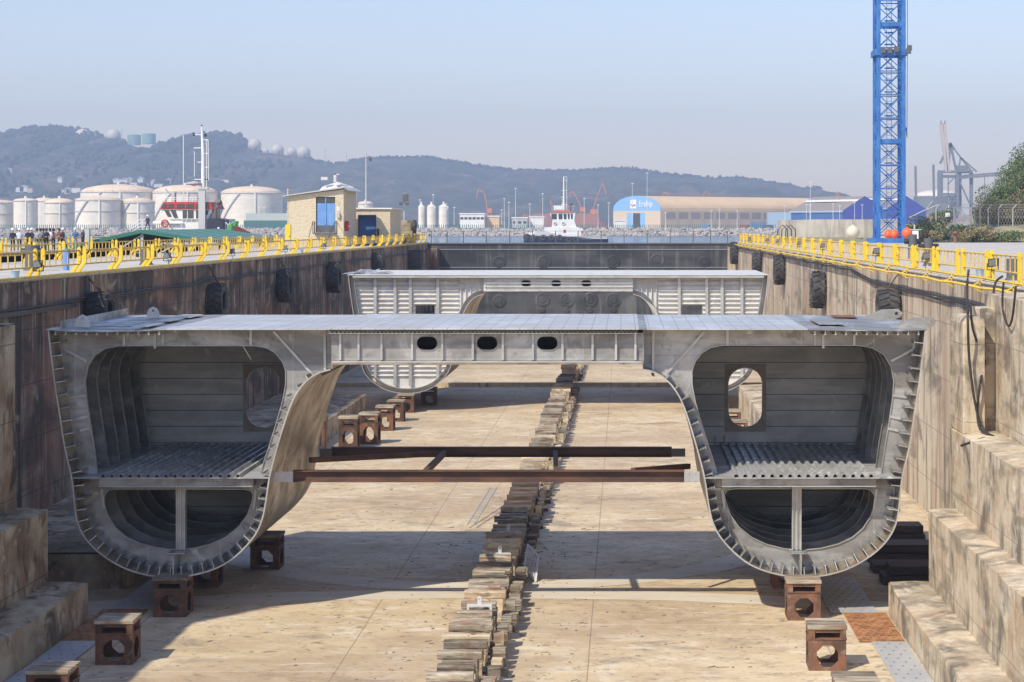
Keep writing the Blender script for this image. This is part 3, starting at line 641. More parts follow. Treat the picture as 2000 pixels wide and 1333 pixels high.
            for k in range(5):
                x = xh+.15+k*.32; zlow = [p[1] for p in ins if abs(p[0]-x) < .35]
                b = MB(); b.box(sg*(x-.02), sg*(x+.02), .58, .75, (max([z for z in zlow if z < -2] or [-3]))+.1, ztop-.06); bd(b, 'upright', m_white, bh)
            b = MB(); b.ribbon(mm(inset(prof_s, .30)), .3, .75, .03, False, inward=(1 if sg<0 else -1)); bd(b, 'ring_flange', m_edge)
    # deck
    xo_, wd = prof[0][0], 0
    dt = ztop
    Xj = q6(115,0)[0]           # joint of the middle panel
    b = MB(); b.box(Xj+.003, prof[0][0]+.05, -.04, L, dt-.03, dt); 
    if front:
        b = MB(); b.box(Xj+.25, q6(900,0)[0], -.03, L, dt-.03, dt); bd(b, 'deck_plating', m_deck)
        b = MB(); b.box(-q6(900,0)[0], -Xj-.25, -.03, L, dt-.03, dt); bd(b, 'deck_plating', m_deck)
        b = MB(); b.box(-Xj-.24, Xj-.0, -.06, L, dt-.02, dt+.03); bd(b, 'deck_plating', m_deck)
        b = MB(); b.box(Xj+.003, Xj+.247, .0, L-.1, dt-.03, dt+.012); bd(b, 'deck_joint', m_deck2)
        for sg in (1,-1):
            x0, x1 = q6(903,0)[0], prof[0][0]+.06
            b = MB(); nx = 14; ny = 12; v = []
            for j in range(ny+1):
                for i in range(nx+1):
                    x = x0+(x1-x0)*i/nx; y = -.05+(L+.02)*j/ny
                    edge = (i/nx)**1.5
                    z = dt-.015-.05*math.sin(i/nx*3.14)*(1-j/ny)*(1.2 if sg<0 else .6)+.035*noise.noise(Vector((x*.8,y*.7,0)))
                    v.append((sg*x, y, z))
            f = [(j*(nx+1)+i, j*(nx+1)+i+1, (j+1)*(nx+1)+i+1, (j+1)*(nx+1)+i) for j in range(ny) for i in range(nx)]
            b.add(v, f); b.add([(p[0],p[1],p[2]-.02) for p in v], f)
            b.add([v[i] for i in range(nx+1)]+[(v[i][0],v[i][1],v[i][2]-.02) for i in range(nx+1)], [(i,i+1,nx+2+i,nx+1+i) for i in range(nx)])
            bd(b, 'deck_edge_plating', m_deck2)
            if sg < 0:
                b = MB(); b.bar((-x1+.3,.6,dt+.09),(-x1+.1,L,dt+.10),.04,.26); bd(b, 'bulwark_strip', m_deck2)
            for k in range(11):
                x = x0+(x1-x0)*(k+.6)/11.5; b = MB(); b.box(sg*(x-.012), sg*(x+.012), -.0, L-.7, dt-.17, dt-.07); b.box(sg*(x-.04), sg*(x+.04), .0, L-.7, dt-.19, dt-.17); bd(b, 'deck_stiffener', m_edge)
    else:
        b = MB(); b.box(-prof[0][0]-.05, prof[0][0]+.05, -.04, L, dt-.03, dt); bd(b, 'deck_plating', m_white)
        b = MB(); b.box(-prof[0][0]+.3, prof[0][0]-.3, -.0, .12, dt-.20, dt-.031); bd(b, 'deck_edge_beam', m_edge)
    # middle girder between the hulls
    gz0 = ZC-(706-CY)*Y1/F; gz1 = dt-.14
    holes = []
    gx = [(832,672),(950,672),(1068,672)] if front else None
    if front:
        for hx, hy in gx:
            c = P(hx,hy,Y1); c = (c.x-XC, c.z); rr, hw = .215, .115
            h = [(c[0]+hw+rr*math.cos(a), c[1]+rr*math.sin(a)) for a in [R(-90+22.5*k) for k in range(9)]]+[(c[0]-hw+rr*math.cos(a), c[1]+rr*math.sin(a)) for a in [R(90+22.5*k) for k in range(9)]]
            holes.append(h)
    else:
        for hx in (1027,1086,1145):
            c = P(hx,554,Y0); c = (c.x-XC, c.z); rr, hw = .2, .13
            holes.append([(c[0]+hw+rr*math.cos(a), c[1]+rr*math.sin(a)) for a in [R(-90+22.5*k) for k in range(9)]]+[(c[0]-hw+rr*math.cos(a), c[1]+rr*math.sin(a)) for a in [R(90+22.5*k) for k in range(9)]])
    mg = m_alu if front else m_white
    out = [(-xin+.0,gz0),(xin-.0,gz0),(xin,gz1),(-xin,gz1)]
    yg = .35
    for y, hs in ((yg,holes),(L-.6,[])):
        b = MB(); b.plate(out if hs else [(-xin,gz0-.057),(xin,gz0-.057),(xin,gz1+.11),(-xin,gz1+.11)], hs, y, y+.02); g = bd(b, 'cross_girder', mg)
        if hs:
            for h in hs:
                b = MB(); b.ribbon(h, y-.035, y+.08, .015, True, inward=-1); bd(b, 'hole_rim', m_edge if not front else m_alu, g)
            b = MB(); b.box(-xin+.01, xin-.01, y-.16, y+.16, gz0-.055, gz0-.012); bd(b, 'lower_flange', m_edge if front else m_white, g)
            if front:
                for px in (662,698,743,803,862,922,981,1040,1098,1157,1203,1241):
                    c = P(px,0,Y1).x-XC; b = MB(); b.box(c-.035, c+.035, y-.11, y-.001, gz0+.02, gz1-.01); bd(b, 'girder_stiffener', m_edge, g)
            else:
                for z in (gz1-.12, gz1-.42, gz0+.22): b = MB(); b.box(-xin+.05, xin-.05, y-.12, y-.001, z-.03, z+.03); bd(b, 'girder_stiffener', m_edge, g)
    b = MB(); b.box(-xin+.0, xin-.0, yg-.32, L-.1, gz0-.11, gz0-.058); bd(b, 'tunnel_roof', m_aluHull)
    if front:
        # zigzag edge of the sandwich panel
        n = 150; x0, x1 = -Xj-.2, Xj-.05; za, zb_ = dt-.128, dt-.022; pts = []
        for k in range(n+1): pts.append((x0+(x1-x0)*k/n, za if k%2 else zb_))
        b = MB(); b.ribbon(pts, -.03, 1.2, .012, False); bd(b, 'zigzag_core', m_edge)
        b = MB(); b.box(x0, x1, -.03, 1.2, za-.014, za-.002); bd(b, 'core_bottom_sheet', m_edge)
        # thick inner rim where the haunch meets the girder: little cut stiffener ends
    return s
sec1 = make_section(Y1, 9.6, 'front', 'front aluminium catamaran hull section, open ended, with deck and two hulls')
sec2 = make_section(126.0, 13.0, 'rear', 'rear aluminium catamaran hull section, closed with ribbed white bulkheads')
# lifting lugs on the front section
def lug(x, y, z, kind):
    b = MB()
    if kind == 'upright':
        o = [(-.24,0),(.24,0),(.20,.2),(.13,.34),(0,.40),(-.13,.34),(-.20,.2)]
        hole = [(.05*math.cos(R(30*k)), .25+.05*math.sin(R(30*k))) for k in range(12)]
        b.plate([(x+a,z+c) for a,c in o], [[(x+a,z+c) for a,c in hole]], y-.03, y+.03)
        b.bar((x+.02,y+.03,z+.14),(x+.02,y+.3,z+.02),.03,.26,up=(1,0,0))
    else:
        o = [(-1.0,0),(-.25,.32),(.35,.34),(.5,.2),(.42,.04),(.1,-.04)]
        hole = [(.28+.06*math.cos(R(30*k)), .18+.06*math.sin(R(30*k))) for k in range(12)]
        b.plate([(x+a,z+c) for a,c in o], [[(x+a,z+c) for a,c in hole]], y-.04, y+.04)
    return b.build('lifting_lug', m_edge if kind == 'upright' else m_alu, sec1)
lug(P(161,0,61.6).x, 61.6, ztop+.0, 'upright'); lug(P(299,0,67.5).x, 67.5, ztop, 'upright')
lug(P(1798,0,61.2).x, 61.2, ztop, 'slanted'); lug(P(1735,0,67.0).x, 67.0, ztop, 'slanted')
# loose plates lying on the front deck
def sheet(x0,x1,y0,y1,z,label,mat,name='loose_plate'):
    b = MB(); b.box(x0,x1,y0,y1,z,z+.02); return tag(b.build(name, mat), label, 'plate')
m_card = M('pale protective board', (.66,.62,.54), .7, layers=[((.5,.45,.38),(3,3,3),.5,.7,.6)])
sheet(P(271,0,62).x, P(304,0,62).x, 61.0, 63.2, ztop+.03, 'pale protective board on the front left of the deck', m_card)
sheet(P(312,0,65).x, P(342,0,65).x, 64.4, 66.4, ztop+.03, 'pale board in the middle of the left deck edge', m_card)
sheet(P(344,0,68).x, P(385,0,68).x, 67.0, 69.0, ztop+.03, 'pale board on the far left part of the deck', m_card)
sheet(P(1590,0,64).x, P(1640,0,64).x, 62.4, 65.8, ztop+.03, 'dull grey plate on the right part of the deck', m_alu)
sheet(P(1625,0,68).x, P(1670,0,68).x, 67.2, 68.6, ztop+.03, 'rusty brown strip lying on the far right part of the deck', m_rust2)
# clutter on the rear deck
p = P(702,534,128); b = MB(); xx = -18.6
for k in range(6): b.bar((xx+.5*k,127+random.uniform(0,1.5),ztop+.02),(xx+.5*k+.5,128+random.uniform(0,1.8),ztop+random.uniform(.1,.35)),.9,.02,up=(0,random.uniform(-.3,.3),1))
tag(b.build('crumpled_sheet', m_deck2), 'crumpled metal sheet on the left corner of the rear section deck', 'metal sheet')
# ------------------------------------------------------------------ steel braces between the hulls
def ibeam(b, x0, x1, y, z, h=.37, w=.32):
    b.box(x0,x1,y-w/2,y+w/2,z+h/2-.035,z+h/2); b.box(x0,x1,y-w/2,y+w/2,z-h/2,z-h/2+.035); b.box(x0,x1,y-.02,y+.02,z-h/2+.036,z+h/2-.036)
zbm = ZC-(930-CY)*(Y1+.9)/F
t = thing('steel_brace', 'front rusty steel beam bolted between the two hulls', 'steel beam', (XC,Y1+.9,zbm))
b = MB(); ibeam(b, P(573,0,Y1+.9).x, P(1337,0,Y1+.9).x, Y1+.9, zbm); b.build('beam', m_beam, t)
for xa, xb_ in ((531,574),(1336,1366)):
    b = MB(); x0, x1 = P(xa,0,Y1+.9).x, P(xb_,0,Y1+.9).x; b.box(x0,x1,Y1+.68,Y1+.72,zbm-.17,zbm+.17); b.box(x0,x1,Y1+.7,Y1+1.1,zbm-.02,zbm+.02)
    for k in (-.12,.12):
        for m_ in (-.1,.1): b.cyl(((x0+x1)/2+m_,Y1+.65,zbm+k),.025,.03,8,'y')
    b.build('end_plate', m_galv, t)
Yb2 = Y1+9.0; zb2 = ZC-(883-CY)*Yb2/F
t = thing('steel_brace', 'rear dark steel beam spanning between the two hulls', 'steel beam', (XC,Yb2,zb2))
b = MB(); ibeam(b, P(648,0,Yb2).x, P(1312,0,Yb2).x, Yb2, zb2, .36, .3); b.build('beam', M('dark beam steel',(.085,.042,.028),.7,layers=[((.03,.02,.016),(.6,3,3),.48,.64,.8,7.)]), t)
for xa, xb_ in ((626,650),(1311,1338)):
    b = MB(); x0, x1 = P(xa,0,Yb2).x, P(xb_,0,Yb2).x; b.box(x0,x1,Yb2-.24,Yb2-.2,zb2-.15,zb2+.15); b.box(x0,x1,Yb2-.2,Yb2+.2,zb2-.02,zb2+.02); b.build('end_plate', m_dgrey, t)
zmid = (zbm+zb2)/2
def strut(p, q, label):
    b = MB(); b.bar(p, q, .16, .18); tag(b.build('brace_strut', m_beam), label, 'steel strut')
strut((P(870,0,Yb2).x,Yb2-.2,zb2),(P(828,0,Y1+1.1).x,Y1+1.1,zbm+.05),'rusty strut joining the two braces left of the keel blocks')
strut((P(1085,0,Yb2).x,Yb2-.2,zb2),(P(1086,0,Y1+1.1).x,Y1+1.1,zbm+.05),'rusty strut joining the two braces over the keel blocks')
strut((P(866,884,Yb2).x,Yb2-.25,zb2-.03),(P(606,899,64.5).x,64.5,P(606,899,64.5).z),'long diagonal strut running to the left hull')
strut((P(1345,911,64.5).x,64.5,P(1345,911,64.5).z),(P(1236,919,Y1+1.3).x,Y1+1.3,zbm+.12),'short diagonal rod running to the right hull')
m_bright = M('new galvanised steel', (.66,.66,.64), .55, .1)
# ------------------------------------------------------------------ steel support stools
def octo(w, c, r): return [(w+r*math.cos(R(22.5+45*k)), c+r*math.sin(R(22.5+45*k))) for k in range(8)]
def make_stool(mat, h=1.25, w=1.04):
    r = thing('support_stool', 'x', 'support stool', (0,0,0)); hw = w/2; bh = .86
    b = MB()
    for y in (-hw, hw-.03): b.plate([(-hw,0),(hw,0),(hw,bh),(-hw,bh)], [octo(0,.40,.32)], y, y+.03)
    for x in (-hw, hw-.03): b.plate([(-hw+.031,0),(hw-.031,0),(hw-.031,bh),(-hw+.031,bh)], [octo(0,.40,.32)], x, x+.03, 'yz')
    b.build('box_frame', mat, r)
    b = MB(); b.box(-hw-.02,hw+.02,-hw-.02,hw+.02,bh+.001,bh+.03); b.build('shelf_plate', mat, r)
    b = MB()
    for x in (-1,1):
        for y in (-1,1): b.box(x*(hw-.17),x*hw,y*(hw-.17),y*hw,bh+.031,h-.11)
    b.box(-hw+.169,hw-.169,-hw+.03,-hw+.07,h-.2,h-.111); b.box(-hw+.169,hw-.169,hw-.07,hw-.03,h-.2,h-.111); b.box(-hw+.03,-hw+.07,-hw+.169,hw-.169,h-.2,h-.111); b.box(hw-.07,hw-.03,-hw+.169,hw-.169,h-.2,h-.111)
    b.build('head_frame', mat, r)
    for k in range(4):
        y0 = -hw-.03+k*(w+.06)/4; b = MB(); b.box(-hw-.03,hw+.03,y0+.004,y0+(w+.06)/4-.004,h-.109,h); b.build('timber', m_timb, r, bevel=.012)
    return r
s1 = make_stool(m_rust); s2 = make_stool(m_rust2); f1 = f2 = True
def put(kind, x, y, label, group, sz=1.0, rz=0):
    global f1, f2
    pr = s1 if kind == 1 else s2
    if (kind == 1 and f1): o = pr; f1 = False
    elif (kind == 2 and f2): o = pr; f2 = False
    else: o = copy_tree(pr)
    o.location = (x,y,ZF+(.005 if y < 145 else .325)); o.rotation_euler = (0,0,rz); o.scale = (1,1,sz); o['label'] = label; o['group'] = group
gl_ = 'steel stools standing under the left hulls'; gr_ = 'steel stools standing under the right hulls'
put(1,-14.43,47.9,'rusty stool cut off by the bottom left of the frame',gl_)
put(1,-14.38,53.9,'rusty stool with grey timber top standing free in the left foreground',gl_,1,R(1.5))
put(1,-14.36,60.4,'rusty stool right under the front edge of the left hull',gl_,1.0)
put(1,-14.4,65.2,'shaded stool hidden deeper under the left front hull',gl_); put(1,-12.9,68.6,'shaded stool beside the right flank of the left front hull',gl_)
for i,(x,y,sz) in enumerate(((-15.3,105.6,1.42),(-14.4,107.6,1.42),(-14.4,114.6,1.2),(-14.4,120,1.05),(-14.4,125.6,.98),(-13.4,130.5,.98))):
    put(1,x,y,'brown stool in the row beyond the left hull, %s from the near end'%words(i+1),gl_,sz,random.uniform(-.05,.05))
put(2,5.72,46.8,'orange-brown stool cut off by the bottom right of the frame',gr_)
put(2,5.68,53.2,'orange-brown stool with see-through octagon holes in the right foreground',gr_,1,R(-1))
put(2,5.66,59.9,'stool right under the front edge of the right hull',gr_,1.0)
put(2,5.6,65.2,'shaded stool hidden deeper under the right front hull',gr_)
for i,y in enumerate((100,106,112,126.5,132)):
    put(2,5.6+(.8 if i<3 else 0),y,'far stool under the right rear hull, %s from the near end'%words(i+1),gr_,1.2 if i<3 else .98)
b = MB(); b.tube([(-15.9,100.5,ZF),(-15.9,100.5,ZF+2.0)],.13,10); b.box(-16.1,-15.7,100.3,100.7,ZF+2.0,ZF+2.25)
tag(b.build('steel_prop', [m_rust]), 'rusty round steel prop beside the far row of stools', 'prop')
# spare steel pieces seen through the doorway
for k in range(3):
    b = MB(); b.box(6.2+k*.55,6.45+k*.55,97,97.3,ZF,ZF+1.5); tag(b.build('steel_prop', m_rust), 'rusty upright seen through the doorway, %s from the left'%words(k+1), 'prop')
b = MB(); b.box(6.0,7.7,96.9,97.3,ZF+1.51,ZF+1.78); tag(b.build('support_beam', m_yel), 'yellow beam lying on the uprights behind the doorway', 'beam')
# ------------------------------------------------------------------ perforated plates on the floor
def perf(x0,x1,y0,y1,mat,label,pitch=.30,skew=0):
    b = MB(); holes = []
    nx = int((x1-x0)/pitch); ny = int((y1-y0)/(pitch*1.5))
    for j in range(ny):
        for i in range(nx):
            cx = x0+(i+.5+(.35 if j%2 else -.1))*(x1-x0)/nx; cy = y0+(j+.5)*(y1-y0)/ny; 
            if x0+.06 < cx < x1-.06: holes.append([(cx+.042*math.cos(R(60*k)), cy+.07*math.sin(R(60*k))) for k in range(6)])
    b.plate([(x0,y0),(x1,y0),(x1,y1),(x0,y1)], holes, ZF+.03, ZF+.045, 'xy')
    tag(b.build('perforated_plate', mat), label, 'plate')
m_pp = M('grey primed plate', (.43,.43,.42), .6, .05, layers=[((.34,.35,.37),(1,1,1),.45,.7,.6,6.)]); m_pr = M('rusty plate', (.30,.13,.055), .8, layers=[((.46,.22,.09),(2,2,1),.45,.64,.8,7.),((.10,.06,.045),(3,3,1),.56,.7,.8,7.)])
perf(7.36,8.38,44.0,50.0,m_pp,'grey perforated plate nearest the right frame corner'); perf(7.36,8.38,50.02,56.2,m_pp,'grey perforated plate beside the orange-brown stools')
perf(7.0,8.36,56.25,60.4,m_pr,'orange rusted perforated plate on the right dock floor',.2)
perf(6.6,8.1,60.45,66.5,m_pp,'grey perforated plate in the shade of the right hull')
perf(-16.75,-15.75,42,48,m_pp,'grey perforated plate nearest the left frame corner'); perf(-16.75,-15.7,48.02,52.2,m_pp,'second grey perforated plate along the left step'); perf(-16.7,-15.6,52.25,56.3,m_pp,'third grey perforated plate along the left step')
perf(-16.75,-15.3,56.35,61.0,m_pr,'orange rusted perforated plate on the left dock floor',.22); perf(-16.5,-15.1,61.1,67,m_pp,'shaded grey plate under the left hull')
# steel stock stacked by the right wall, under the hull
for k in range(6):
    b = MB(); y = 63+2.2*k; n = 1+k%2
    for j in range(n): b.box(9.0+.12*j+random.uniform(-.1,.1), 11.6+random.uniform(-.2,.2), y+.1*j, y+1.2+.05*j, ZF+.01+.33*j, ZF+.30+.33*j)
    tag(b.build('beam_stack', m_timb3), 'dark stack of beams by the right wall behind the hull, %s from the near end'%words(k+1), 'beam stack', 'stacks of dark beams by the right wall')
# ------------------------------------------------------------------ timber keel blocks
def jbox(b, x0,x1,y0,y1,z0,z1, j=.02):
    n = len(b.v); b.box(x0,x1,y0,y1,z0,z1)
    for i in range(n, len(b.v)): b.v[i] = b.v[i]+Vector((random.uniform(-j,j),random.uniform(-j,j),random.uniform(-j,j)*.5))
def log(b, x0, x1, y0, y1, z0, z1):        # a rough timber running along x
    nx = 7; ring = []
    for i in range(nx+1):
        x = x0+(x1-x0)*i/nx; c = .018
        g = lambda: random.uniform(-.010,.010)
        ring += [(x,y0+c+g(),z0+g()),(x,y1-c+g(),z0+g()),(x,y1+g(),z0+.03),(x,y1+g(),z1-.035+g()),(x,y1-.035+g(),z1+g()),(x,y0+.035+g(),z1+g()),(x,y0+g(),z1-.035+g()),(x,y0+g(),z0+.03)]
    f = []
    for i in range(nx):
        for k in range(8): f.append((i*8+k, i*8+(k+1)%8, (i+1)*8+(k+1)%8, (i+1)*8+k))
    f.append(tuple(range(7,-1,-1))); f.append(tuple(nx*8+k for k in range(8))); b.add(ring, f)
def make_stack(kind, seed):
    random.seed(seed)
    r = thing('keel_block', 'x', 'keel block', (0,0,0))
    mt = {'grey':m_timb,'pale':m_timb2,'dark':m_timb3}[kind]; ml = m_timb2 if kind != 'dark' else m_timb3; mg = m_timb if kind != 'dark' else m_timb3
    z = 0
    b = MB(); jbox(b,-.62,.66,-.36,-.08,0,.28); b.build('base_timber', mg, r); b = MB(); jbox(b,-.66,.64,.10,.38,0,.28); b.build('base_timber', mg, r)
    z = .285
    b = MB(); jbox(b,-.60,-.25,-.30,.32,z,z+.30); b.build('cross_timber', ml, r); b = MB(); jbox(b,.18,.54,-.32,.30,z,z+.30); b.build('cross_timber', ml, r)
    z += .305
    b = MB(); jbox(b,-.60,.56,-.19,.20,z,z+.34); b.build('upper_timber', mg if kind!='pale' else ml, r)
    z += .345
    x0 = -.68+random.uniform(-.06,.06); x1 = .60+random.uniform(-.1,.1)
    b = MB(); log(b,x0,x1,-.17,.17,z,z+.21); b.build('top_timber', mt, r, smooth=False)
    # offcuts piled on the right
    n = random.choice((1,2,2,3))
    for k in range(n):
        w = random.uniform(.20,.46); b = MB(); jbox(b,.70+random.uniform(0,.05),.70+w,-.35,.0+random.uniform(0,.35),.24*k, .24*(k+1)-.01); b.build('side_timber', random.choice((ml,mg)), r)
    return r
protos = {'grey':[make_stack('grey',11),make_stack('grey',12),make_stack('grey',13)],'pale':[make_stack('pale',21),make_stack('pale',22)],'dark':[make_stack('dark',31),make_stack('dark',32)]}
fresh = {o.name for l in protos.values() for o in l}
random.seed(5)
stacks = []; y = 47.6; i = 0; colours = {'grey':'grey weathered','pale':'pale yellowish','dark':'dark blackened'}
while y < 168:
    i += 1
    kd = 'dark' if (76 < y < 86 or 141 < y < 152) else ('pale' if (65 < y < 72.5 or random.random() < .18) else 'grey')
    pr = random.choice(protos[kd])
    for q in protos[kd]:
        if q.name in fresh: pr = q
    if pr.name in fresh: o = pr; fresh.discard(pr.name)
    else: o = copy_tree(pr)
    o.location = (XC+.06+random.uniform(-.04,.04), y, ZF+(.003 if y < 145 else .323)); o.rotation_euler = (0,0,random.uniform(-.04,.04))
    o.scale = (random.uniform(.80,.90)*(1.12 if kd=='pale' else 1),1,random.uniform(.92,1.06))
    o['label'] = '%s timber keel block stack, %s in the centre row from the near end' % (colours[kd], words(i) if i < 100 else 'last')
    o['group'] = 'timber keel blocks along the dock centre'; stacks.append((y, o.location.x))
    y += random.uniform(1.02,1.32) if y > 52 else 1.2
    if 143.4 < y < 146.2: y = 146.3
# galvanised frames standing against some blocks
for Yt_, dz_, lb in ((70.6,.0,'farthest'),(66.0,.0,'middle'),(56.9,.0,'nearest')):
    Yq, xq = min(stacks, key=lambda q: abs(q[0]-Yt_)); Yq -= .40; zt = ZF+1.02
    t = thing('steel_bracket', 'white steel bracket frame leaning on the keel blocks, %s of three' % lb, 'bracket', (xq,Yq,ZF))
    b = MB(); w = .34; h = .42
    b.bar((xq-w,Yq,zt-h),(xq-w,Yq,zt),.065); b.bar((xq+w,Yq,zt-h-.3),(xq+w,Yq,zt),.065); b.bar((xq-w-.03,Yq,zt+.03),(xq+w+.03,Yq,zt+.03),.075); b.build('frame', m_bright, t)
    b = MB(); b.plate([(xq-.06,zt+.065),(xq+.06,zt+.065),(xq+.06,zt+.27),(xq,zt+.32),(xq-.06,zt+.27)], [octo(xq,zt+.22,.03)], Yq-.02, Yq+.02); b.build('eye_plate', m_bright, t)
t = thing('steel_grating', 'galvanised grating leaning beside the keel blocks', 'grating', (-2.9,67.5,ZF))
a, a2 = Vector((-3.42,67.6,ZF+1.0)), Vector((-3.0,66.9,ZF+.70)); c, c2 = Vector((-3.48,66.4,ZF+.46)), Vector((-3.05,65.7,ZF+.02))
b = MB()
for p_, q_ in ((a,a2),(a2,c2),(c2,c),(c,a)): b.bar(p_, q_, .055)
b.build('rim', m_bright, t)
b = MB()
for k in range(1,9): b.bar(a.lerp(a2,k/9), c.lerp(c2,k/9), .026)
b.build('bars', m_bright, t)
t = thing('steel_ladder', 'galvanised grating strip leaning on the left of the keel blocks', 'grating', (-6.2,80,ZF))
a, c = Vector((-5.7,83,ZF+.9)), Vector((-6.25,77.5,ZF+.15)); b = MB()
for s in (-.14,.14): b.bar(a+Vector((s,0,0)), c+Vector((s,0,0)), .04)
b.build('rails', m_galv, t); b = MB()
for k in range(1,14): b.bar(a.lerp(c,k/14)-Vector((.14,0,0)), a.lerp(c,k/14)+Vector((.14,0,0)), .03)
b.build('rungs', m_galv, t)
# ------------------------------------------------------------------ spotlights on the railings
def spot(x, y, z, label, d=1, lit=None):
    t = thing('floodlight', label, 'floodlight', (x,y,z), 0, 'floodlights clamped to the yellow railings')
    b = MB(); 
    v = [(x-.20,y-.08,z-.15),(x+.20,y-.12,z-.10),(x+.22,y-.05,z+.20),(x-.18,y-.0,z+.16),(x-.12,y+.18,z-.08),(x+.14,y+.16,z-.05),(x+.14,y+.18,z+.12),(x-.11,y+.2,z+.1)]
    b.add(v, [(0,1,2,3),(4,7,6,5),(0,4,5,1),(1,5,6,2),(2,6,7,3),(3,7,4,0)]); b.build('housing', m_black, t, bevel=.015)
    b = MB(); b.add([(x-.16,y-.105,z-.11),(x+.16,y-.135,z-.07),(x+.18,y-.075,z+.16),(x-.14,y-.035,z+.12)], [(0,1,2,3)]); b.build('lens', m_dgrey, t)
    b = MB(); b.bar((x-.2,y+.02,z),(x-.2,y+.02,z-.24),.03); b.bar((x+.2,y+.02,z),(x+.2,y+.02,z-.24),.03); b.bar((x-.2,y+.02,z-.24),(x+.2,y+.02,z-.24),.03); b.tube([(x,y+.1,z-.1),(x+.05*d,y+.1,z-.35),(x-.03,y+.1,z-.6)],.015,5); b.build('bracket', m_black, t)
for i,px in enumerate((74,326,451,555,631,727,763,789)):
    x = XL-.02; Yq = -x*F/(CX-px); spot(x+.05, Yq-.15, .55, 'black floodlight on the left dock railing, %s from the near end' % words(i+1), 1)
for i,px in enumerate((1944,1814,1716,1611,1565,1523,1502,1467)):
    x = XR+.35; Yq = x*F/(px-CX); spot(x-.12, Yq-.15, .72, 'black floodlight on the right dock railing, %s from the near end' % words(i+1), -1)
# bollards and small gear on the quays
def bollard(x,y,h,r,label,head=True):
    t = thing('mooring_bollard', label, 'bollard', (x,y,0))
    b = MB(); b.lathe([(r*1.25,0),(r*1.2,.06),(r,.1),(r,h)], (x,y,0), 18); b.cyl((x,y,h-.001),r,.02,18); b.build('post', m_dgrey, t, smooth=True)
    if head:
        b = MB(); b.lathe([(.01,-.55),(r*.55,-.52),(r*.6,-.45),(r*.6,.45),(r*.55,.52),(.01,.55)], (x,y,h*.72), 14, 'x'); b.build('horn', m_black, t, smooth=True)
bollard(-27.3,87.5,1.15,.34,'big black cross bollard on the left quay near the frame edge'); bollard(-25.2,100,.8,.3,'black bollard on the left quay behind the second railing pair')
bollard(18.0,118,1.5,.28,'dark bollard on the right quay near the blue crane foot'); bollard(15.6,97.0,1.4,.24,'slim dark bollard between the right railing and the crane'); bollard(14.8,72,.8,.25,'brown bollard seen through the right railing',False)
b = MB(); b.cyl((-25.9,88.0,0),.15,1.0,14); tag(b.build('blue_post', m_blue, smooth=True), 'short blue post standing on the left quay', 'post')
def bucket(x,y,label):
    t = thing('bucket', label, 'bucket', (x,y,0)); b = MB(); b.lathe([(.13,.02),(.17,.32),(.18,.33),(.16,.32),(.12,.04),(.001,.04)], (x,y,0), 14); b.build('pail', M('pale blue plastic', (.35,.5,.62), .5), t, smooth=True)
    b = MB(); b.tube([(x-.17,y,.32),(x-.1,y,.42),(x,y,.45),(x+.1,y,.42),(x+.17,y,.32)], .012, 5); b.build('handle', m_grey, t)
bucket(-23.6,73.5,'pale blue bucket on the left coping near the frame edge'); bucket(-23.5,98,'pale blue bucket on the left coping behind the floodlight'); bucket(-23.5,138,'pale blue bucket on the far part of the left coping'); bucket(14.2,75.5,'pale blue bucket on the right coping')
for px,py,Yq,m_,lb in ((563,452,150,m_yel,'tall square post with yellow top beside the brick hut'),(171,460,168,m_grey,'tall grey square post left of the green roof')):
    p = P(px,py,Yq); t = thing('square_post', lb, 'post', (p.x,Yq,0)); zt = ZC-((439 if px>500 else 447)-CY)*Yq/F
    b = MB(); b.box(p.x-.2,p.x+.2,Yq-.2,Yq+.2,0,zt*.45); b.build('lower_part', m_grey, t); b = MB(); b.box(p.x-.2,p.x+.2,Yq-.2,Yq+.2,zt*.45+.001,zt); b.build('upper_part', m_, t)
# ------------------------------------------------------------------ green shed roof over the second dock
YR = 169.; xa = P(276,0,YR).x; zt = P(0,449,YR).z; xl, xr = -51.5, -37.0; zl_, zr_ = -.15, .75
t = thing('shed_roof', 'green gabled sheet roof with pale stripes standing over the second dock', 'roof', (xa,YR,0))
L2 = 34
b = MB()
for x, z in ((xl,zl_),(xr,zr_)):
    b.add([(xa,YR,zt),(xa,YR+L2,zt),(x,YR+L2,z),(x,YR,z),(xa,YR,zt-.12),(xa,YR+L2,zt-.12),(x,YR+L2,z-.12),(x,YR,z-.12)], [(0,1,2,3),(7,6,5,4),(0,3,7,4),(1,5,6,2),(3,2,6,7)])
b.build('roof_sheet', m_green, t)
b = MB()
for k in range(5):
    y = YR+3+6.5*k
    for x, z in ((xr,zr_),(xl,zl_)):
        b.add([(xa,y,zt+.02),(xa,y+.5,zt+.02),(x,y+.5,z+.02),(x,y,z+.02)], [(0,1,2,3)])
b.build('roof_strips', m_gstripe, t)
b = MB(); b.bar((xa,YR-.05,zt-.15),(xl,YR-.05,zl_-.15),.08,.32); b.bar((xa,YR-.05,zt-.15),(xr,YR-.05,zr_-.15),.08,.32); b.build('fascia', m_green, t)
for x in (xa, xa-6, xa+4.2):
    for y in (YR+.3, YR+16, YR+33): 
        b = MB(); b.box(x-.12,x+.12,y-.12,y+.12,-9,(zt if abs(x-xa)<.1 else zt-.12-(abs(x-xa)/(xa-xl if x<xa else xr-xa))*(zt-(zl_ if x<xa else zr_)))-.12); b.build('column', m_grey, t)
b = MB(); b.bar((xa-4,YR+.3,-1.2),(xa,YR+.3,1.2),.12); b.bar((xa,YR+.3,-1.2),(xa+3.5,YR+.3,.6),.12); b.build('truss', m_grey, t)
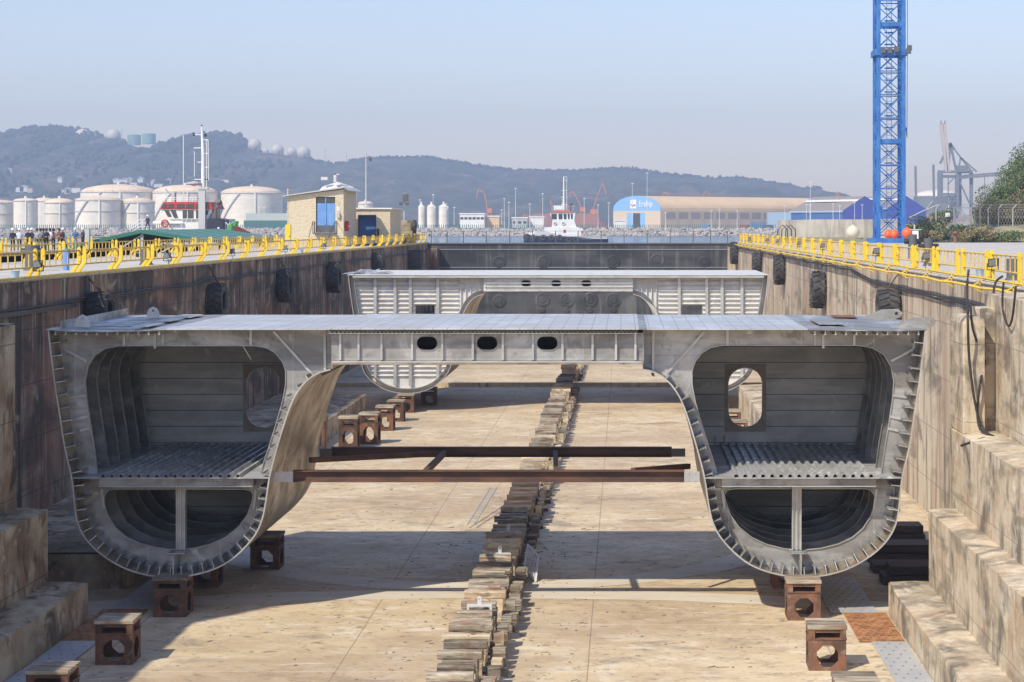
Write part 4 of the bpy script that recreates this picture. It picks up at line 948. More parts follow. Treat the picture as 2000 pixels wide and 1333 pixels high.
# ------------------------------------------------------------------ people
def person(x, y, z, rz, shirt, trousers, helmet, label, pose=0, vest=None):
    t = thing('person', label, 'person', (x,y,z), 0)
    a = [(0,0,.95),(0,.0,1.10),(0,.0,1.30),(0,.01,1.46),(0,.0,1.56),(0,-.015,1.66),(0,0,1.76)]
    rad = [.15,.135,.165,.07,.055,.095,.07]
    V = list(a); Rr = list(rad); E = [(i,i+1) for i in range(6)]
    sw = .12*pose
    for s in (-1,1):
        n = len(V)
        V += [(s*.09,0,.88),(s*.11,-.02+sw*s,.48),(s*.115,.03+sw*s*1.4,.08),(s*.13,-.14+sw*s*1.4,.04)]; Rr += [.095,.065,.048,.038]; E += [(0,n),(n,n+1),(n+1,n+2),(n+2,n+3)]
        n = len(V); bend = [( .25,-.02,1.12,.24,-.05,.88),(.24,-.03,1.14,.10,-.24,1.12),(.26,.02,1.13,.18,-.22,1.02)][(pose+(s>0))%3]
        V += [(s*.19,0,1.42),(s*bend[0],bend[1],bend[2]),(s*bend[3],bend[4],bend[5])]; Rr += [.062,.045,.032]; E += [(2,n),(n,n+1),(n+1,n+2)]
        w = Vector(V[-1]); d = (Vector(V[-1])-Vector(V[-2])).normalized(); u = Vector((1,0,0))
        n2 = len(V); V.append(tuple(w+d*.07)); Rr.append(.03); E.append((n+2,n2))
        for k in range(4):
            V.append(tuple(w+d*(.14+.02*(1-abs(k-1.5)))+u*((k-1.5)*.02)+Vector((0,-.02,0)))); Rr.append(.009); E.append((n2,len(V)-1))
        V.append(tuple(w+d*.08+u*(-s*.05))); Rr.append(.010); E.append((n2,len(V)-1))
    me = bpy.data.meshes.new('person'); me.from_pydata(V, E, []); o = bpy.data.objects.new('tmp', me); C.objects.link(o)
    md = o.modifiers.new('s','SKIN')
    for i, sv in enumerate(me.skin_vertices[0].data): sv.radius = (Rr[i]*(1.25 if i in (1,2) else 1), Rr[i]*.85 if i in (1,2) else Rr[i]); sv.use_root = (i == 0)
    o.modifiers.new('u','SUBSURF').levels = 1
    dg = bpy.context.evaluated_depsgraph_get(); m2 = bpy.data.meshes.new_from_object(o.evaluated_get(dg)); bpy.data.objects.remove(o)
    m2.name = 'body'; m2.materials.clear()
    for m_ in (shirt, trousers, m_skin, m_black): m2.materials.append(m_)
    for pl in m2.polygons:
        c = pl.center
        pl.material_index = 3 if c.z < .1 else 1 if c.z < .95 and abs(c.x) < .19 else 2 if c.z > 1.5 or (abs(c.x) > .0 and (c.y < -.17 or (abs(c.x) > .2 and c.z < 1.0))) else 0
        pl.use_smooth = True
    m2.transform(Matrix.Rotation(rz,4,'Z'))
    bo = bpy.data.objects.new('body', m2); C.objects.link(bo); bo.parent = t
    R_ = Matrix.Rotation(rz,4,'Z')
    b = MB()
    if helmet:
        b.lathe([(.15,1.72),(.125,1.73),(.12,1.80),(.08,1.86),(.001,1.88)], (0,0,0), 14); nm, mt = 'helmet', helmet
    else:
        b.lathe([(.10,1.62),(.115,1.70),(.105,1.78),(.06,1.83),(.001,1.84)], (0,.012,0), 12); nm, mt = 'hair', M('dark hair', (.03,.02,.015), .8) if 'dark hair' not in bpy.data.materials else bpy.data.materials['dark hair']
    b.xform(R_); b.xform(Matrix.Translation((x,y,z))); b.build(nm, mt, t, smooth=True)
    if vest:
        b = MB(); b.lathe([(.17,.98),(.19,1.1),(.20,1.35),(.16,1.46)], (0,0,0), 14); b.xform(Matrix.Diagonal((1,.75,1,1))); b.xform(R_); b.xform(Matrix.Translation((x,y,z))); b.build('vest', vest, t, smooth=True)
    return t
cw, cn, ck, cb, cgr, cj, chv, crd = (flat('white shirt',(.62,.65,.70)), flat('navy jacket',(.02,.025,.05)), flat('black trousers',(.02,.02,.025)), flat('blue jacket',(.04,.13,.26)), flat('grey shirt',(.33,.33,.36)), flat('brown top',(.20,.10,.07)), flat('high visibility vest',(.62,.75,.10)), flat('red striped top',(.5,.16,.12)))
hw = flat('white helmet', (.82,.82,.80), .4)
ppl = [(25,cn,ck,hw,0,None,'in a black jacket, leftmost of the visitors'),(38,cw,ck,hw,1,None,'in a light blue shirt with back turned, second from the left'),(55,cn,ck,hw,2,None,'in a dark jacket beside the light shirt'),(62,cn,cn,hw,0,None,'in a navy jacket and leaning in'),(72,cgr,ck,None,1,None,'with dark hair and grey top in the middle of the visitors'),
 (79,cgr,ck,None,2,None,'with dark hair and pale patterned top'),(85,cj,ck,None,0,None,'in a brown top with long hair'),(91,cn,ck,None,1,None,'in a dark blue top, bareheaded'),(98,cw,cgr,None,2,None,'in a white shirt beside the red striped top'),(104,crd,ck,None,0,None,'in a red and white top'),
 (116,cj,ck,None,1,None,'in a pinkish brown top, half behind the navy jacket'),(123,cn,ck,hw,2,None,'in a navy jacket right of the group centre'),(147,cb,cgr,hw,1,None,'in a blue jacket, second from the right'),(162,cn,ck,hw,0,None,'in a black jacket beside the grey post, rightmost of the visitors')]
for i,(px,sh,tr,he,po,ve,lb) in enumerate(ppl):
    Yq = 151+ (px-20)*.11 + random.uniform(-1.5,1.5); xx = (px-CX)*Yq/F
    person(xx, Yq, .004, R(random.choice((0,180,150,200,30,-40))), sh, tr, he, ('visitor %s'%lb) + (', white helmet' if he else ''), po, ve)

# loose scraps on the dock floor
rr = random.Random(21); b = MB()
for i in range(700):
    x = rr.uniform(-15,7.5); y = rr.choice((rr.uniform(50,75), rr.uniform(50,140))); z = ZF+.004
    if rr.random() < .6: x = XC+.3+rr.gauss(0,1.3)
    l = rr.uniform(.015,.07)*(2 if rr.random()<.1 else 1); w_ = rr.uniform(.01,.03); a = rr.uniform(0,3.14); c_, s_ = math.cos(a), math.sin(a); h = rr.uniform(.008,.02)
    v = [(x+l*p*c_-w_*q*s_*rr.uniform(.6,1.2), y+l*p*s_+w_*q*c_, z+zz) for zz in (0,h) for p,q in ((-1,-1),(1,-1),(1,1),(-1,1))]
    b.add(v, [(0,3,2,1),(4,5,6,7),(0,1,5,4),(1,2,6,5),(2,3,7,6),(3,0,4,7)])
stuff(b.build('floor_scraps', m_timb))
# ------------------------------------------------------------------ huts on the left quay
t = thing('brick_hut', 'tall sand coloured blockwork hut with light blue double doors and sloping roof', 'hut', (-30,185,0))
Yh = 185.; x0, x1 = P(562,0,Yh).x, P(671,0,Yh).x; zl0, zr0 = P(0,384,Yh).z, P(0,370,Yh).z; D = 8.6
dx0, dx1, dz0, dz1 = P(617,0,Yh).x, P(654.5,0,Yh).x, P(0,455,Yh).z, P(0,385,Yh).z
b = MB(); b.plate([(x0,0),(x1,0),(x1,zr0),(x0,zl0)], [[(dx0,dz0),(dx1,dz0),(dx1,dz1),(dx0,dz1)]], Yh, Yh+.3)
b.add([(x0,Yh+.3,0),(x0,Yh+D,0),(x0,Yh+D,zl0),(x0,Yh+.3,zl0),(x1,Yh+.3,0),(x1,Yh+D,0),(x1,Yh+D,zr0),(x1,Yh+.3,zr0)], [(0,1,2,3),(4,7,6,5),(1,5,6,2)])
b.build('wall', m_brick, t)
def corner(b, x):      # rough toothed corner stones
    for k in range(24): b.box(x-.03-random.uniform(0,.05), x+.03+random.uniform(0,.05), Yh-.02, Yh+.25, .05+k*.235, .05+k*.235+.2)
b = MB(); corner(b, x0); b.build('corner_stones', m_brick, t)
b = MB(); sl = (zr0-zl0)/(x1-x0)
b.add([(x0-.45,Yh-.4,zl0-.45*sl+.02),(x1+.02,Yh-.4,zr0+.1),(x1+.02,Yh+D+.3,zr0+.1),(x0-.45,Yh+D+.3,zl0-.45*sl+.02)]+[(x0-.45,Yh-.4,zl0-.45*sl+.13),(x1+.02,Yh-.4,zr0+.24),(x1+.02,Yh+D+.3,zr0+.24),(x0-.45,Yh+D+.3,zl0-.45*sl+.13)], [(0,1,2,3),(7,6,5,4),(0,4,5,1),(1,5,6,2),(2,6,7,3),(3,7,4,0)])
b.add([(x1+.021,Yh-.4,zr0+.1),(x1+.55,Yh+.0,zr0-.2),(x1+.55,Yh+D+.3,zr0-.2),(x1+.021,Yh+D+.3,zr0+.1),(x1+.021,Yh-.4,zr0+.24),(x1+.55,Yh+.0,zr0-.1),(x1+.55,Yh+D+.3,zr0-.1),(x1+.021,Yh+D+.3,zr0+.24)], [(0,1,2,3),(7,6,5,4),(0,4,5,1),(1,5,6,2),(2,6,7,3),(3,7,4,0)])
b.build('roof', m_grey, t)
xm = (dx0+dx1)/2
for a, c in ((dx0+.05,xm-.015),(xm+.015,dx1-.05)):
    b = MB(); b.box(a,c,Yh+.16,Yh+.2,dz0,dz1-.62); d_ = b.build('door', m_blue, t)
    b = MB(); b.box(a,c,Yh+.14,Yh+.2,dz0+.0,dz0+.78); 
    b = MB(); b.box(a+.03,c-.03,Yh+.17,Yh+.2,dz1-.58,dz1-.05); b.build('transom_pane', m_glass, t)
    b = MB(); b.box(a+.04,c-.04,Yh+.13,Yh+.158,dz0+.03,dz0+.72); b.build('kick_panel', m_dgrey, d_)
b = MB(); b.box(xm-.05,xm+.05,Yh+.1,Yh+.157,dz0+.8,dz1-.05); b.box(xm-.1,xm+.12,Yh+.09,Yh+.12,dz0+1.2,dz0+1.26); b.build('door_bar', m_blue, t)
b = MB(); b.box(dx0-.15,dx1+.15,Yh-.9,Yh-.01,dz0-.12,dz0-.02); b.build('platform', m_dgrey, t)
for x in (dx0-.15,dx1+.15):
    b = MB(); b.tube([(x,Yh-.9,dz0-.1),(x,Yh-.9,dz0+1.1)],.03,6); b.tube([(x,Yh-.05,dz0-.1),(x,Yh-.05,dz0+1.1)],.03,6); b.tube([(x,Yh-.9,dz0+1.1),(x,Yh-.05,dz0+1.1)],.03,6); b.tube([(x,Yh-.9,dz0+1.1),(x-.5 if x<xm else x-.9,Yh-1.6,-.0)],.03,6); b.build('handrail', m_black, t)
b = MB(); b.box(P(659,0,Yh).x,P(665,0,Yh).x,Yh-.04,Yh-.001,P(0,412,Yh).z,P(0,404,Yh).z); b.build('notice', m_wpaint, t)
b = MB(); b.box(P(659,0,Yh).x,P(664,0,Yh).x,Yh-.25,Yh-.001,P(0,426,Yh).z,P(0,415,Yh).z); b.tube([P(662,414,Yh-.1),P(661,396,Yh-.08),P(655,390,Yh-.06)],.02,5); b.build('lamp_box', m_grey, t)
p = P(678,442,Yh+1.2); t2 = thing('fire_hose_box', 'red rounded box on the shaded side of the brick hut', 'box', (x1+.2,Yh+1.2,p.z))
b = MB(); b.lathe([(.01,0),(.36,.0),(.4,.06),(.4,.32),(.36,.36),(.01,.36)], (x1+.02,Yh+1.0,p.z), 18, 'x'); b.xform(Matrix.Translation((0,0,p.z))@Matrix.Diagonal((1,1,1.25,1))@Matrix.Translation((0,0,-p.z))); b.build('case', m_red, t2, smooth=True)
b = MB(); b.box(x1+.385,x1+.41,Yh+.8,Yh+1.2,p.z-.1,p.z+.1); b.build('plate', m_wpaint, t2)
Ys = 196.; t = thing('flat_roofed_hut', 'low cream hut with a flat roof and dark blue doorway next to the brick hut', 'hut', (-26,Ys,0))
a0, a1, zt = P(697,0,Ys).x, P(762,0,Ys).x, P(0,409,Ys).z; g0, g1, gz = P(699,0,Ys).x, P(735,0,Ys).x, P(0,420,Ys).z
b = MB(); b.plate([(a0-.6,0),(g0,0),(g0,gz),(g1,gz),(g1,0),(a1,0),(a1,zt),(a0-.6,zt)], [], Ys, Ys+.3)
Dd = P(783,0,Ys).x; D2 = a1*F/(783-CX)-Ys
b.add([(a1,Ys+.3,0),(a1,Ys+D2,0),(a1,Ys+D2,zt),(a1,Ys+.3,zt),(a0-.6,Ys+D2,0),(a0-.6,Ys+D2,zt),(a0-.6,Ys+.3,0),(a0-.6,Ys+.3,zt)], [(0,1,2,3),(1,4,5,2),(4,6,7,5)]); b.build('wall', m_brick, t)
b = MB(); b.box(a0-.8,a1+.2,Ys-.2,Ys+D2+.2,zt+.005,zt+.14); b.build('roof', m_wpaint, t)
b = MB(); b.box(g0,g1-.02,Ys+.9,Ys+.95,0,gz); b.build('door', m_blueD, t); b = MB(); b.box(g1-.05,g1-.002,Ys+.02,Ys+.9,0,gz-.01); b.box(g0,g1-.06,Ys+.02,Ys+.9,gz-.05,gz-.005); b.build('door_frame', m_blueD, t)
b = MB(); b.box(P(737,0,Ys).x,P(741,0,Ys).x,Ys-.4,Ys-.1,0,P(0,447,Ys).z); tag(b.build('gas_cylinder', m_black, bevel=.05), 'black upright bin beside the dark blue doorway', 'bin')
Yk = 208.; p = P(795,445,Yk); b = MB(); b.box(P(780,0,Yk).x,P(806,0,Yk).x,Yk,Yk+3,0,P(0,431,Yk).z); tag(b.build('concrete_block', m_altL, bevel=.05), 'grey concrete block at the far end of the left quay', 'block')
t = thing('round_fender', 'big round black fender behind the concrete block at the left end of the gate', 'fender', (P(804,0,Yk+.6).x,Yk+.6,P(0,443,Yk).z))
p = P(804,443,Yk+.6); b = MB(); b.lathe([(.3,0),(.72,.0),(.74,.1),(.74,.45),(.7,.5),(.3,.5)], (p.x,p.y,p.z), 24, 'x', True); b.build('tyre', m_rub, t, smooth=True); b = MB(); b.cyl((p.x+.1,p.y,p.z),.3,.25,16,'x'); b.build('hub', m_black, t)
def pole(px, ytop, Yq, label, r=.09, head='lamp', z0=0, mat=None, cat='light pole', name='light_pole', grp=None):
    p = P(px, ytop, Yq); t = thing(name, label, cat, (p.x,Yq,z0), 0, grp); mat = mat or m_grey
    b = MB(); b.tube([(p.x,Yq,z0),(p.x,Yq,p.z)], r, 7, r2=r*.6); b.build('mast', mat, t, smooth=True)
    b = MB()
    if head == 'cam':
        b.box(p.x-.05,p.x+.55,Yq-.04,Yq+.04,p.z-.62,p.z-.54); b.lathe([(.01,-.22),(.14,-.18),(.16,0),(.01,.05)], (p.x+.45,Yq,p.z-.66), 12); b.build('camera_head', m_dgrey, t)
    elif head == 'lamp': s = Yq/900; b.box(p.x-.55*s,p.x+.55*s,Yq-.2,Yq+.2,p.z-.3*s,p.z); b.build('lamp_head', mat, t)
    elif head == 'flood':
        b.box(p.x-.15,p.x+.5,Yq-.25,Yq-.1,p.z-.9,p.z-.1); b.box(p.x+.0,p.x+.36,Yq-.27,Yq-.251,p.z-.75,p.z-.25); b.box(p.x-.55,p.x-.15,Yq-.2,Yq,p.z-1.3,p.z-.95); b.box(p.x+.1,p.x+.55,Yq-.2,Yq,p.z-1.35,p.z-1.0); b.build('floodlight', m_dgrey, t)
    return t
pole(715,299,205,'slender pale camera pole rising behind the flat roofed hut',.10,'cam')
pole(789.5,378,209,'short pole with square floodlights on the concrete block',.11,'flood')
# ------------------------------------------------------------------ unseen block added left of the frame to cast shade on the left hull
t = thing('unseen_shade_block', 'unseen grey clad block added on the left quay to shade the left hull', 'building', (-28,50,0))
b = MB(); b.box(-34.2,-24.2,45.5,57.5,0,13); b.build('wall', m_shade_block, t); b = MB(); b.box(-34.5,-24.0,45.2,57.8,13.01,13.3); b.build('roof', m_dgrey, t)
b = MB(); b.box(-24.19,-24.12,48,54,0,7); b.build('door', m_blue, t)
# ------------------------------------------------------------------ blue crane mast
Yc = 222.; xc = P(1740,0,Yc).x; w = 1.47; Hc = 46.
t = thing('tower_crane', 'blue lattice crane mast rising out of the top of the photo', 'crane', (xc,Yc+w,0))
for sx in (-1,1):
    for sy in (-1,1):
        x, y = xc+sx*w, Yc+w+sy*w; b = MB(); b.box(x-.24,x+.24,y-.24,y+.24,0,Hc); b.build('mast_leg', m_crane, t)
cor = [(xc-w,Yc),(xc+w,Yc),(xc+w,Yc+2*w),(xc-w,Yc+2*w)]
nb = 15; bay = 2.75; z0 = .9
for k in range(nb):
    za, zb_ = z0+bay*k, z0+bay*(k+1)
    for i in range(4):
        (xa_,ya_),(xb2,yb2) = cor[i], cor[(i+1)%4]
        b = MB(); b.bar((xa_,ya_,za),(xb2,yb2,za),.13 if k not in (5,13) else .2,.13 if k not in (4,9) else .5); b.bar((xa_,ya_,za),(xb2,yb2,zb_),.10) ; b.bar((xb2,yb2,za),(xa_,ya_,zb_),.10); b.build('lattice_bracing' , m_crane, t)
b = MB()
for s in (-.28,.28): b.bar((xc+s,Yc+w,.5),(xc+s,Yc+w,Hc),.05)
for k in range(int(Hc/.45)): b.bar((xc-.28,Yc+w,.5+.45*k),(xc+.28,Yc+w,.5+.45*k),.04)
b.build('ladder', m_crane, t)
b = MB()
for k in range(int(Hc/1.4)):
    z = 1+1.4*k; b.tube([(xc+.55*math.cos(a*.7854), Yc+w+.55*math.sin(a*.7854), z) for a in range(9)], .045, 4)
b.build('ladder_hoops', m_crane, t)
zc_ = P(0,103,Yc).z; b = MB()
for a in ((xc-w-.3,xc+w+.3,Yc-.45,Yc-.3),(xc-w-.3,xc+w+.3,Yc+2*w+.3,Yc+2*w+.45),(xc-w-.45,xc-w-.3,Yc-.45,Yc+2*w+.45),(xc+w+.3,xc+w+.45,Yc-.45,Yc+2*w+.45)): b.box(*a,zc_-.35,zc_+.35)
b.build('collar', m_crane, t)
for dx, dz, dy in ((.55,.3,-.8),(2.0,.1,-.5),(2.15,.5,-.2),(-1.0,.2,-.7),(-.2,.15,-.6)):
    x = xc+dx; b = MB(); b.box(x-.28,x+.28,Yc+dy-.1,Yc+dy+.1,zc_+dz-.3,zc_+dz+.35); b.bar((x,Yc+dy,zc_+dz-.3),(x-.3,Yc,zc_),.07); b.build('floodlight', m_dgrey, t)
b = MB(); b.tube([(xc+w+.5,Yc,zc_+12),(xc+w+.42,Yc,zc_-10),(xc+w+.3,Yc,P(0,252,Yc).z)], .035, 5); b.build('hoist_rope', m_black, t); b = MB(); b.cyl((xc+w+.3,Yc,P(0,256,Yc).z),.16,.4,10); b.build('rope_weight', m_crane, t)
b = MB(); b.box(xc-w-.9,xc+w+.9,Yc-.9,Yc+2*w+.9,.0,.55); b.build('crane_base', m_crane, t)
def ball(px,py,Yq,r,mat,label,cat='buoy'):
    p = P(px,py,Yq); b = MB(); b.lathe([(.001,-r)]+[(r*math.cos(R(a)), r*math.sin(R(a))) for a in range(-75,90,15)]+[(.12,r),(.10,r*1.15),(.001,r*1.16)], p, 20); tag(b.build('buoy', mat, smooth=True), label, cat)
ball(1772,456,214,.62,m_orange,'round orange buoy right of the crane mast'); ball(1747,458,215,.5,m_orange,'round orange buoy between the crane legs, right one'); ball(1735,458,216,.5,m_orange,'round orange buoy between the crane legs, left one'); ball(1666,454,210,.74,M('cream buoy',(.62,.55,.42),.7),'cream round buoy left of the crane mast')
p = P(1541,458,214); t = thing('ladder_hoops', 'black hooped ladder top at the right end of the gate', 'ladder', (p.x,214,0)); b = MB()
for k in range(3): b.tube([(p.x-1.3+.5*k+0*1,214+.6*k,0),(p.x-1.25+.5*k,214+.6*k,1.6),(p.x-.7+.5*k,214+.6*k,2.1),(p.x-.2+.5*k,214+.6*k,1.6),(p.x-.1+.5*k,214+.6*k,0)], .06, 6)
b.build('hoops', m_black, t)
p = P(1787,454,214); t = thing('service_pillar', 'small white service cabinet on the right quay beside the orange buoy', 'cabinet', (p.x,214,0)); b = MB(); b.box(p.x-.38,p.x+.38,213.7,214.3,0,p.z+.25); b.build('cabinet', m_wpaint, t, bevel=.05); b = MB(); b.box(p.x-.7,p.x+.7,213.6,214.4,p.z+.251,p.z+.35); b.tube([(p.x-.05,214,p.z+.35),(p.x-.05,214,p.z+.85)],.1,8); b.build('top', m_grey, t)
p = P(1866,455,224); b = MB(); b.lathe([(.22,0),(.2,.9),(.45,1.1),(.45,1.35),(.01,1.4)], (p.x,224,0), 14); tag(b.build('mooring_bollard', m_rust2, smooth=True), 'rusty mushroom bollard in front of the grass bank', 'bollard')
# ------------------------------------------------------------------ concrete wall, grass bank, fence and bushes on the right
Yw = 330.; b = MB(); xa, xb_ = P(1518,0,Yw).x, P(1716,0,Yw).x; b.plate([(xa,-.5),(xb_,-.5),(xb_,P(0,429,Yw).z),(P(1590,0,Yw).x,P(0,429,Yw).z),(xa,P(0,431,Yw).z)], [], Yw, Yw+1.2)
tag(b.build('concrete_wall', M('pale weathered wall', (.46,.42,.35), .9, layers=[((.6,.56,.48),(.3,.3,.3),.45,.65,.7,6.),((.26,.23,.19),(.9,.9,.12),.5,.68,.7,7.)], seams=[(0,0,6,.1,(.25,.22,.18),.6)])), 'long pale concrete wall behind the right railing, left of the crane', 'wall')
b = MB(); b.box(P(1716,0,236).x, P(1757,0,236).x, 236, 237.2, 0, P(0,428,236).z); tag(b.build('concrete_block', m_quay, bevel=.05), 'square pale concrete block behind the crane legs', 'block')
def bankz(x, y):
    e = max(0, min(1, (y-229)/13)); e = e*e*(3-2*e)
    ex = max(0, min(1, (x-37.5)/4)); h = 2.15*e*ex
    hx = max(0, (x-51))*.52; hy = max(0,min(1,(y-250)/26)); h += min(22,hx)*hy
    return h+.25*e*noise.noise(Vector((x*.2,y*.2,0)))+.5*noise.noise(Vector((x*.3,y*.3,2)))*hy*(1 if x > 48 else .2)
b = MB(); nx, ny = 90, 60; v = [(35.5+104*i/nx, 226.1+66*j/ny, bankz(35.5+104*i/nx, 226.1+66*j/ny)) for j in range(ny+1) for i in range(nx+1)]
b.add(v, [(j*(nx+1)+i, j*(nx+1)+i+1, (j+1)*(nx+1)+i+1, (j+1)*(nx+1)+i) for j in range(ny) for i in range(nx)]); structure(b.build('grass_bank', m_grass, smooth=True))
Yf = 240.; t = thing('chain_link_fence', 'chain link fence with slanted tops on the grass bank behind the crane', 'fence', (P(1900,0,Yf).x,Yf,2.1))
fps = [1828,1903,1914,1930,1950,1978,2006,2035,2064]
for px in fps:
    p = P(px,440,Yf); zt = P(0,409,Yf).z; b = MB(); b.bar((p.x,Yf,p.z-.6),(p.x,Yf,zt),.13); b.bar((p.x,Yf,zt),(p.x+.42,Yf-.35,zt+.62),.11); b.build('post', m_fence, t)
b = MB(); xa, xb_ = P(1828,0,Yf).x, P(2064,0,Yf).x; z0_, z1_ = P(0,440,Yf).z, P(0,409,Yf).z
n = int((xb_-xa)/.35)
gx0, gx1 = P(1863,0,Yf).x, P(1897,0,Yf).x
for k in range(n):
    x = xa+(xb_-xa)*k/n
    if gx0 < x < gx1: continue
    b.bar((x,Yf,z0_),(x+.9,Yf,z1_),.018); b.bar((x+.9,Yf,z0_),(x,Yf,z1_),.018)
for z in (z1_,z1_-1.0): b.bar((xa,Yf,z),(gx0,Yf,z),.03); b.bar((gx1,Yf,z),(xb_,Yf,z),.03)
for k in range(1,4): b.bar((xa+.14*k,Yf-.1*k,z1_+.2*k),(xb_+.14*k,Yf-.1*k,z1_+.2*k),.03)
b.build('mesh', m_fence, t)
t = thing('metal_gate', 'white barred metal gate in the fence on the bank', 'gate', (gx0,Yf,2)); b = MB(); gm = (gx0*1.0+gx1*1.0)/2+.25
for x in (gx0,gm,gx1): b.bar((x,Yf-.05,z0_-.1),(x,Yf-.05,z1_+.3),.14)
for z in (z0_+.02,z0_+.75,z1_+.2): b.bar((gx0,Yf-.05,z),(gx1,Yf-.05,z),.09)
b.build('frame', m_wpaint, t); b = MB()
for k in range(1,18): x = gx0+(gx1-gx0)*k/18; b.bar((x,Yf-.05,z0_),(x,Yf-.05,z1_+.2),.035)
b.build('bars', m_wpaint, t)
b = MB(); p = P(1851,420,Yf-.1); b.box(p.x-.3,p.x+.3,Yf-.12,Yf-.1,p.z-.25,p.z+.25); tag(b.build('notice_board', m_wpaint), 'small white notice on the fence left of the gate', 'sign')
b = MB(); b.tube([P(1776,426,240),P(1800,414,240),P(1832,401,240)], .09, 6); tag(b.build('handrail', m_fence), 'slanting handrail climbing the bank to the fence', 'handrail')
def leafy(name, cx, cy, cz, rx, ry, rz_, n, mat, label, cat, size=.16, seed=1, grp=None, trunk=True, lobes=9):
    rnd = random.Random(seed); t = thing(name, label, cat, (cx,cy,cz), 0, grp)
    L_ = []
    for k in range(lobes):
        a = rnd.uniform(0,6.283); rr = rnd.uniform(.15,.75); L_.append((cx+rx*rr*math.cos(a), cy+ry*rr*math.sin(a), cz+rz_*(.35+rnd.random()*.75), rnd.uniform(.28,.5)))
    b = MB()
    for k in range(n):
        lx, ly, lz, lr = L_[rnd.randrange(lobes)]
        d = Vector((rnd.gauss(0,1),rnd.gauss(0,1),rnd.gauss(0,1))).normalized(); q = rnd.random()**.4
        p = Vector((lx+d.x*rx*lr*q, ly+d.y*ry*lr*q, max(cz+.02, lz+d.z*rz_*lr*q)))
        u = Vector((rnd.uniform(-1,1),rnd.uniform(-1,1),rnd.uniform(-1,1))).normalized(); w_ = u.cross(Vector((rnd.uniform(-1,1),rnd.uniform(-1,1),.3))).normalized(); s_ = size*rnd.uniform(.6,1.5)
        b.add([p-u*s_, p+w_*s_*.5, p+u*s_, p-w_*s_*.5], [(0,1,2,3)])
    b.build('foliage', mat, t)
    if trunk:
        b = MB()
        for k in range(5): lx, ly, lz, lr = L_[k]; b.tube([(cx+rnd.uniform(-.2,.2),cy,cz-.2),(lx*.5+cx*.5,ly*.5+cy*.5,cz+rz_*.3),(lx,ly,lz)], .06, 5, r2=.02)
        b.build('stem', m_bark, t)
    return t
bs = [(1790,455,228,3.4,1.9,m_leaf,'dense green bush right of the crane foot'),(1818,440,233,2.6,2.2,m_leaf,'green bush on the bank left of the gate'),(1808,462,226.8,2.2,1.2,m_leaf2,'dry olive bush at the foot of the bank near the cabinet'),(1845,432,244,2.2,1.8,m_leaf,'dark bush behind the fence left of the gate'),(1893,452,230,2.4,1.6,m_leaf,'green bush under the gate'),(1915,458,229,2.6,1.7,m_leaf2,'dry brownish bush right of the gate bush'),(1965,458,229.5,3.4,1.3,m_leaf,'low wide green bush near the right frame edge'),(1925,428,243,2.4,2.6,m_leaf2,'brownish shrub right behind the fence'),(1880,458,229,2.0,1.2,m_leaf2,'low dry bush below the rusty bollard')]
for i,(px,py,Yq,w_,h_,mt,lb) in enumerate(bs):
    x = (px-CX)*Yq/F; leafy('bush', x, Yq, bankz(x,Yq)-.1, w_, 1.8, h_, 1500, mt, lb, 'bush', .13, 50+i)
rr = random.Random(9); k = 0
hl = [(1975,258,4.6,4.2,m_leaf),(2006,264,5.4,5.2,m_leaf),(1952,254,3.4,3.0,m_leaf),(2030,270,6,5.4,m_leaf),(1978,250,4.4,2.6,m_leaf2),(2004,253,4.6,3.2,m_leaf2),(1958,247,3.2,2.0,m_leaf2),(2050,270,6,5.6,m_leaf),(1936,248,2.6,1.9,m_leaf2),(2030,256,4.5,3.0,m_leaf2)]
nm_ = ['large dark green shrub crowning the slope at the right edge','shrub highest on the slope at the right edge','leftmost green shrub of the slope','tall shrub just outside the right frame edge','olive scrub in the middle of the slope','olive scrub at the right of the slope','low olive scrub at the foot of the slope','outermost tall shrub of the slope','lowest leftmost scrub of the slope','outer olive scrub of the slope']
for (px,Yq,w_,h_,mt),lb in zip(hl, nm_):
    x = (px-CX)*Yq/F; k += 1; leafy('shrub', x, Yq, bankz(x,Yq)-.4, w_, 3.0, h_, 11000 if mt is m_leaf else 6000, mt, lb, 'shrub', .13, 80+k, 'shrubs on the slope at the right edge', True, 16)
# ------------------------------------------------------------------ water, far port ground, breakwater
ZW = -3.0
b = MB(); b.add([(-2600,225,ZW),(2600,225,ZW),(2600,9000,ZW),(-2600,9000,ZW)], [(0,1,2,3)]); structure(b.build('water', m_water))
b = MB(); b.box(-1400, 330, 912, 1500, -6, -.3); b.box(330.0, 900, 1150, 1500, -6, -.31); structure(b.build('port_ground', m_land))
rr = random.Random(3); b = MB()
ico = [(0,0,1)]+[(.894*math.cos(R(72*k)),.894*math.sin(R(72*k)),.447) for k in range(5)]+[(.894*math.cos(R(72*k+36)),.894*math.sin(R(72*k+36)),-.447) for k in range(5)]+[(0,0,-1)]
icf = [(0,1+k,1+(k+1)%5) for k in range(5)]+[(1+k,6+k,1+(k+1)%5) for k in range(5)]+[(1+(k+1)%5,6+k,6+(k+1)%5) for k in range(5)]+[(11,6+(k+1)%5,6+k) for k in range(5)]
def lump(b, c, s, rr, sq=.75):
    b.add([(c[0]+p[0]*s*rr.uniform(.6,1.25), c[1]+p[1]*s*rr.uniform(.6,1.25), c[2]+p[2]*s*sq*rr.uniform(.6,1.2)) for p in ico], icf)
for i in range(9000):
    x = rr.uniform(-340,175); u = rr.random(); lump(b, (x, 899+14*u, -3.1+3.4*u+rr.uniform(-.3,.3)), rr.uniform(.5,1.15), rr)
stuff(b.build('breakwater_rocks', m_rock))
t = thing('palisade_fence', 'dark teal palisade fence above the breakwater across the harbour', 'fence', (-60,913.5,0))
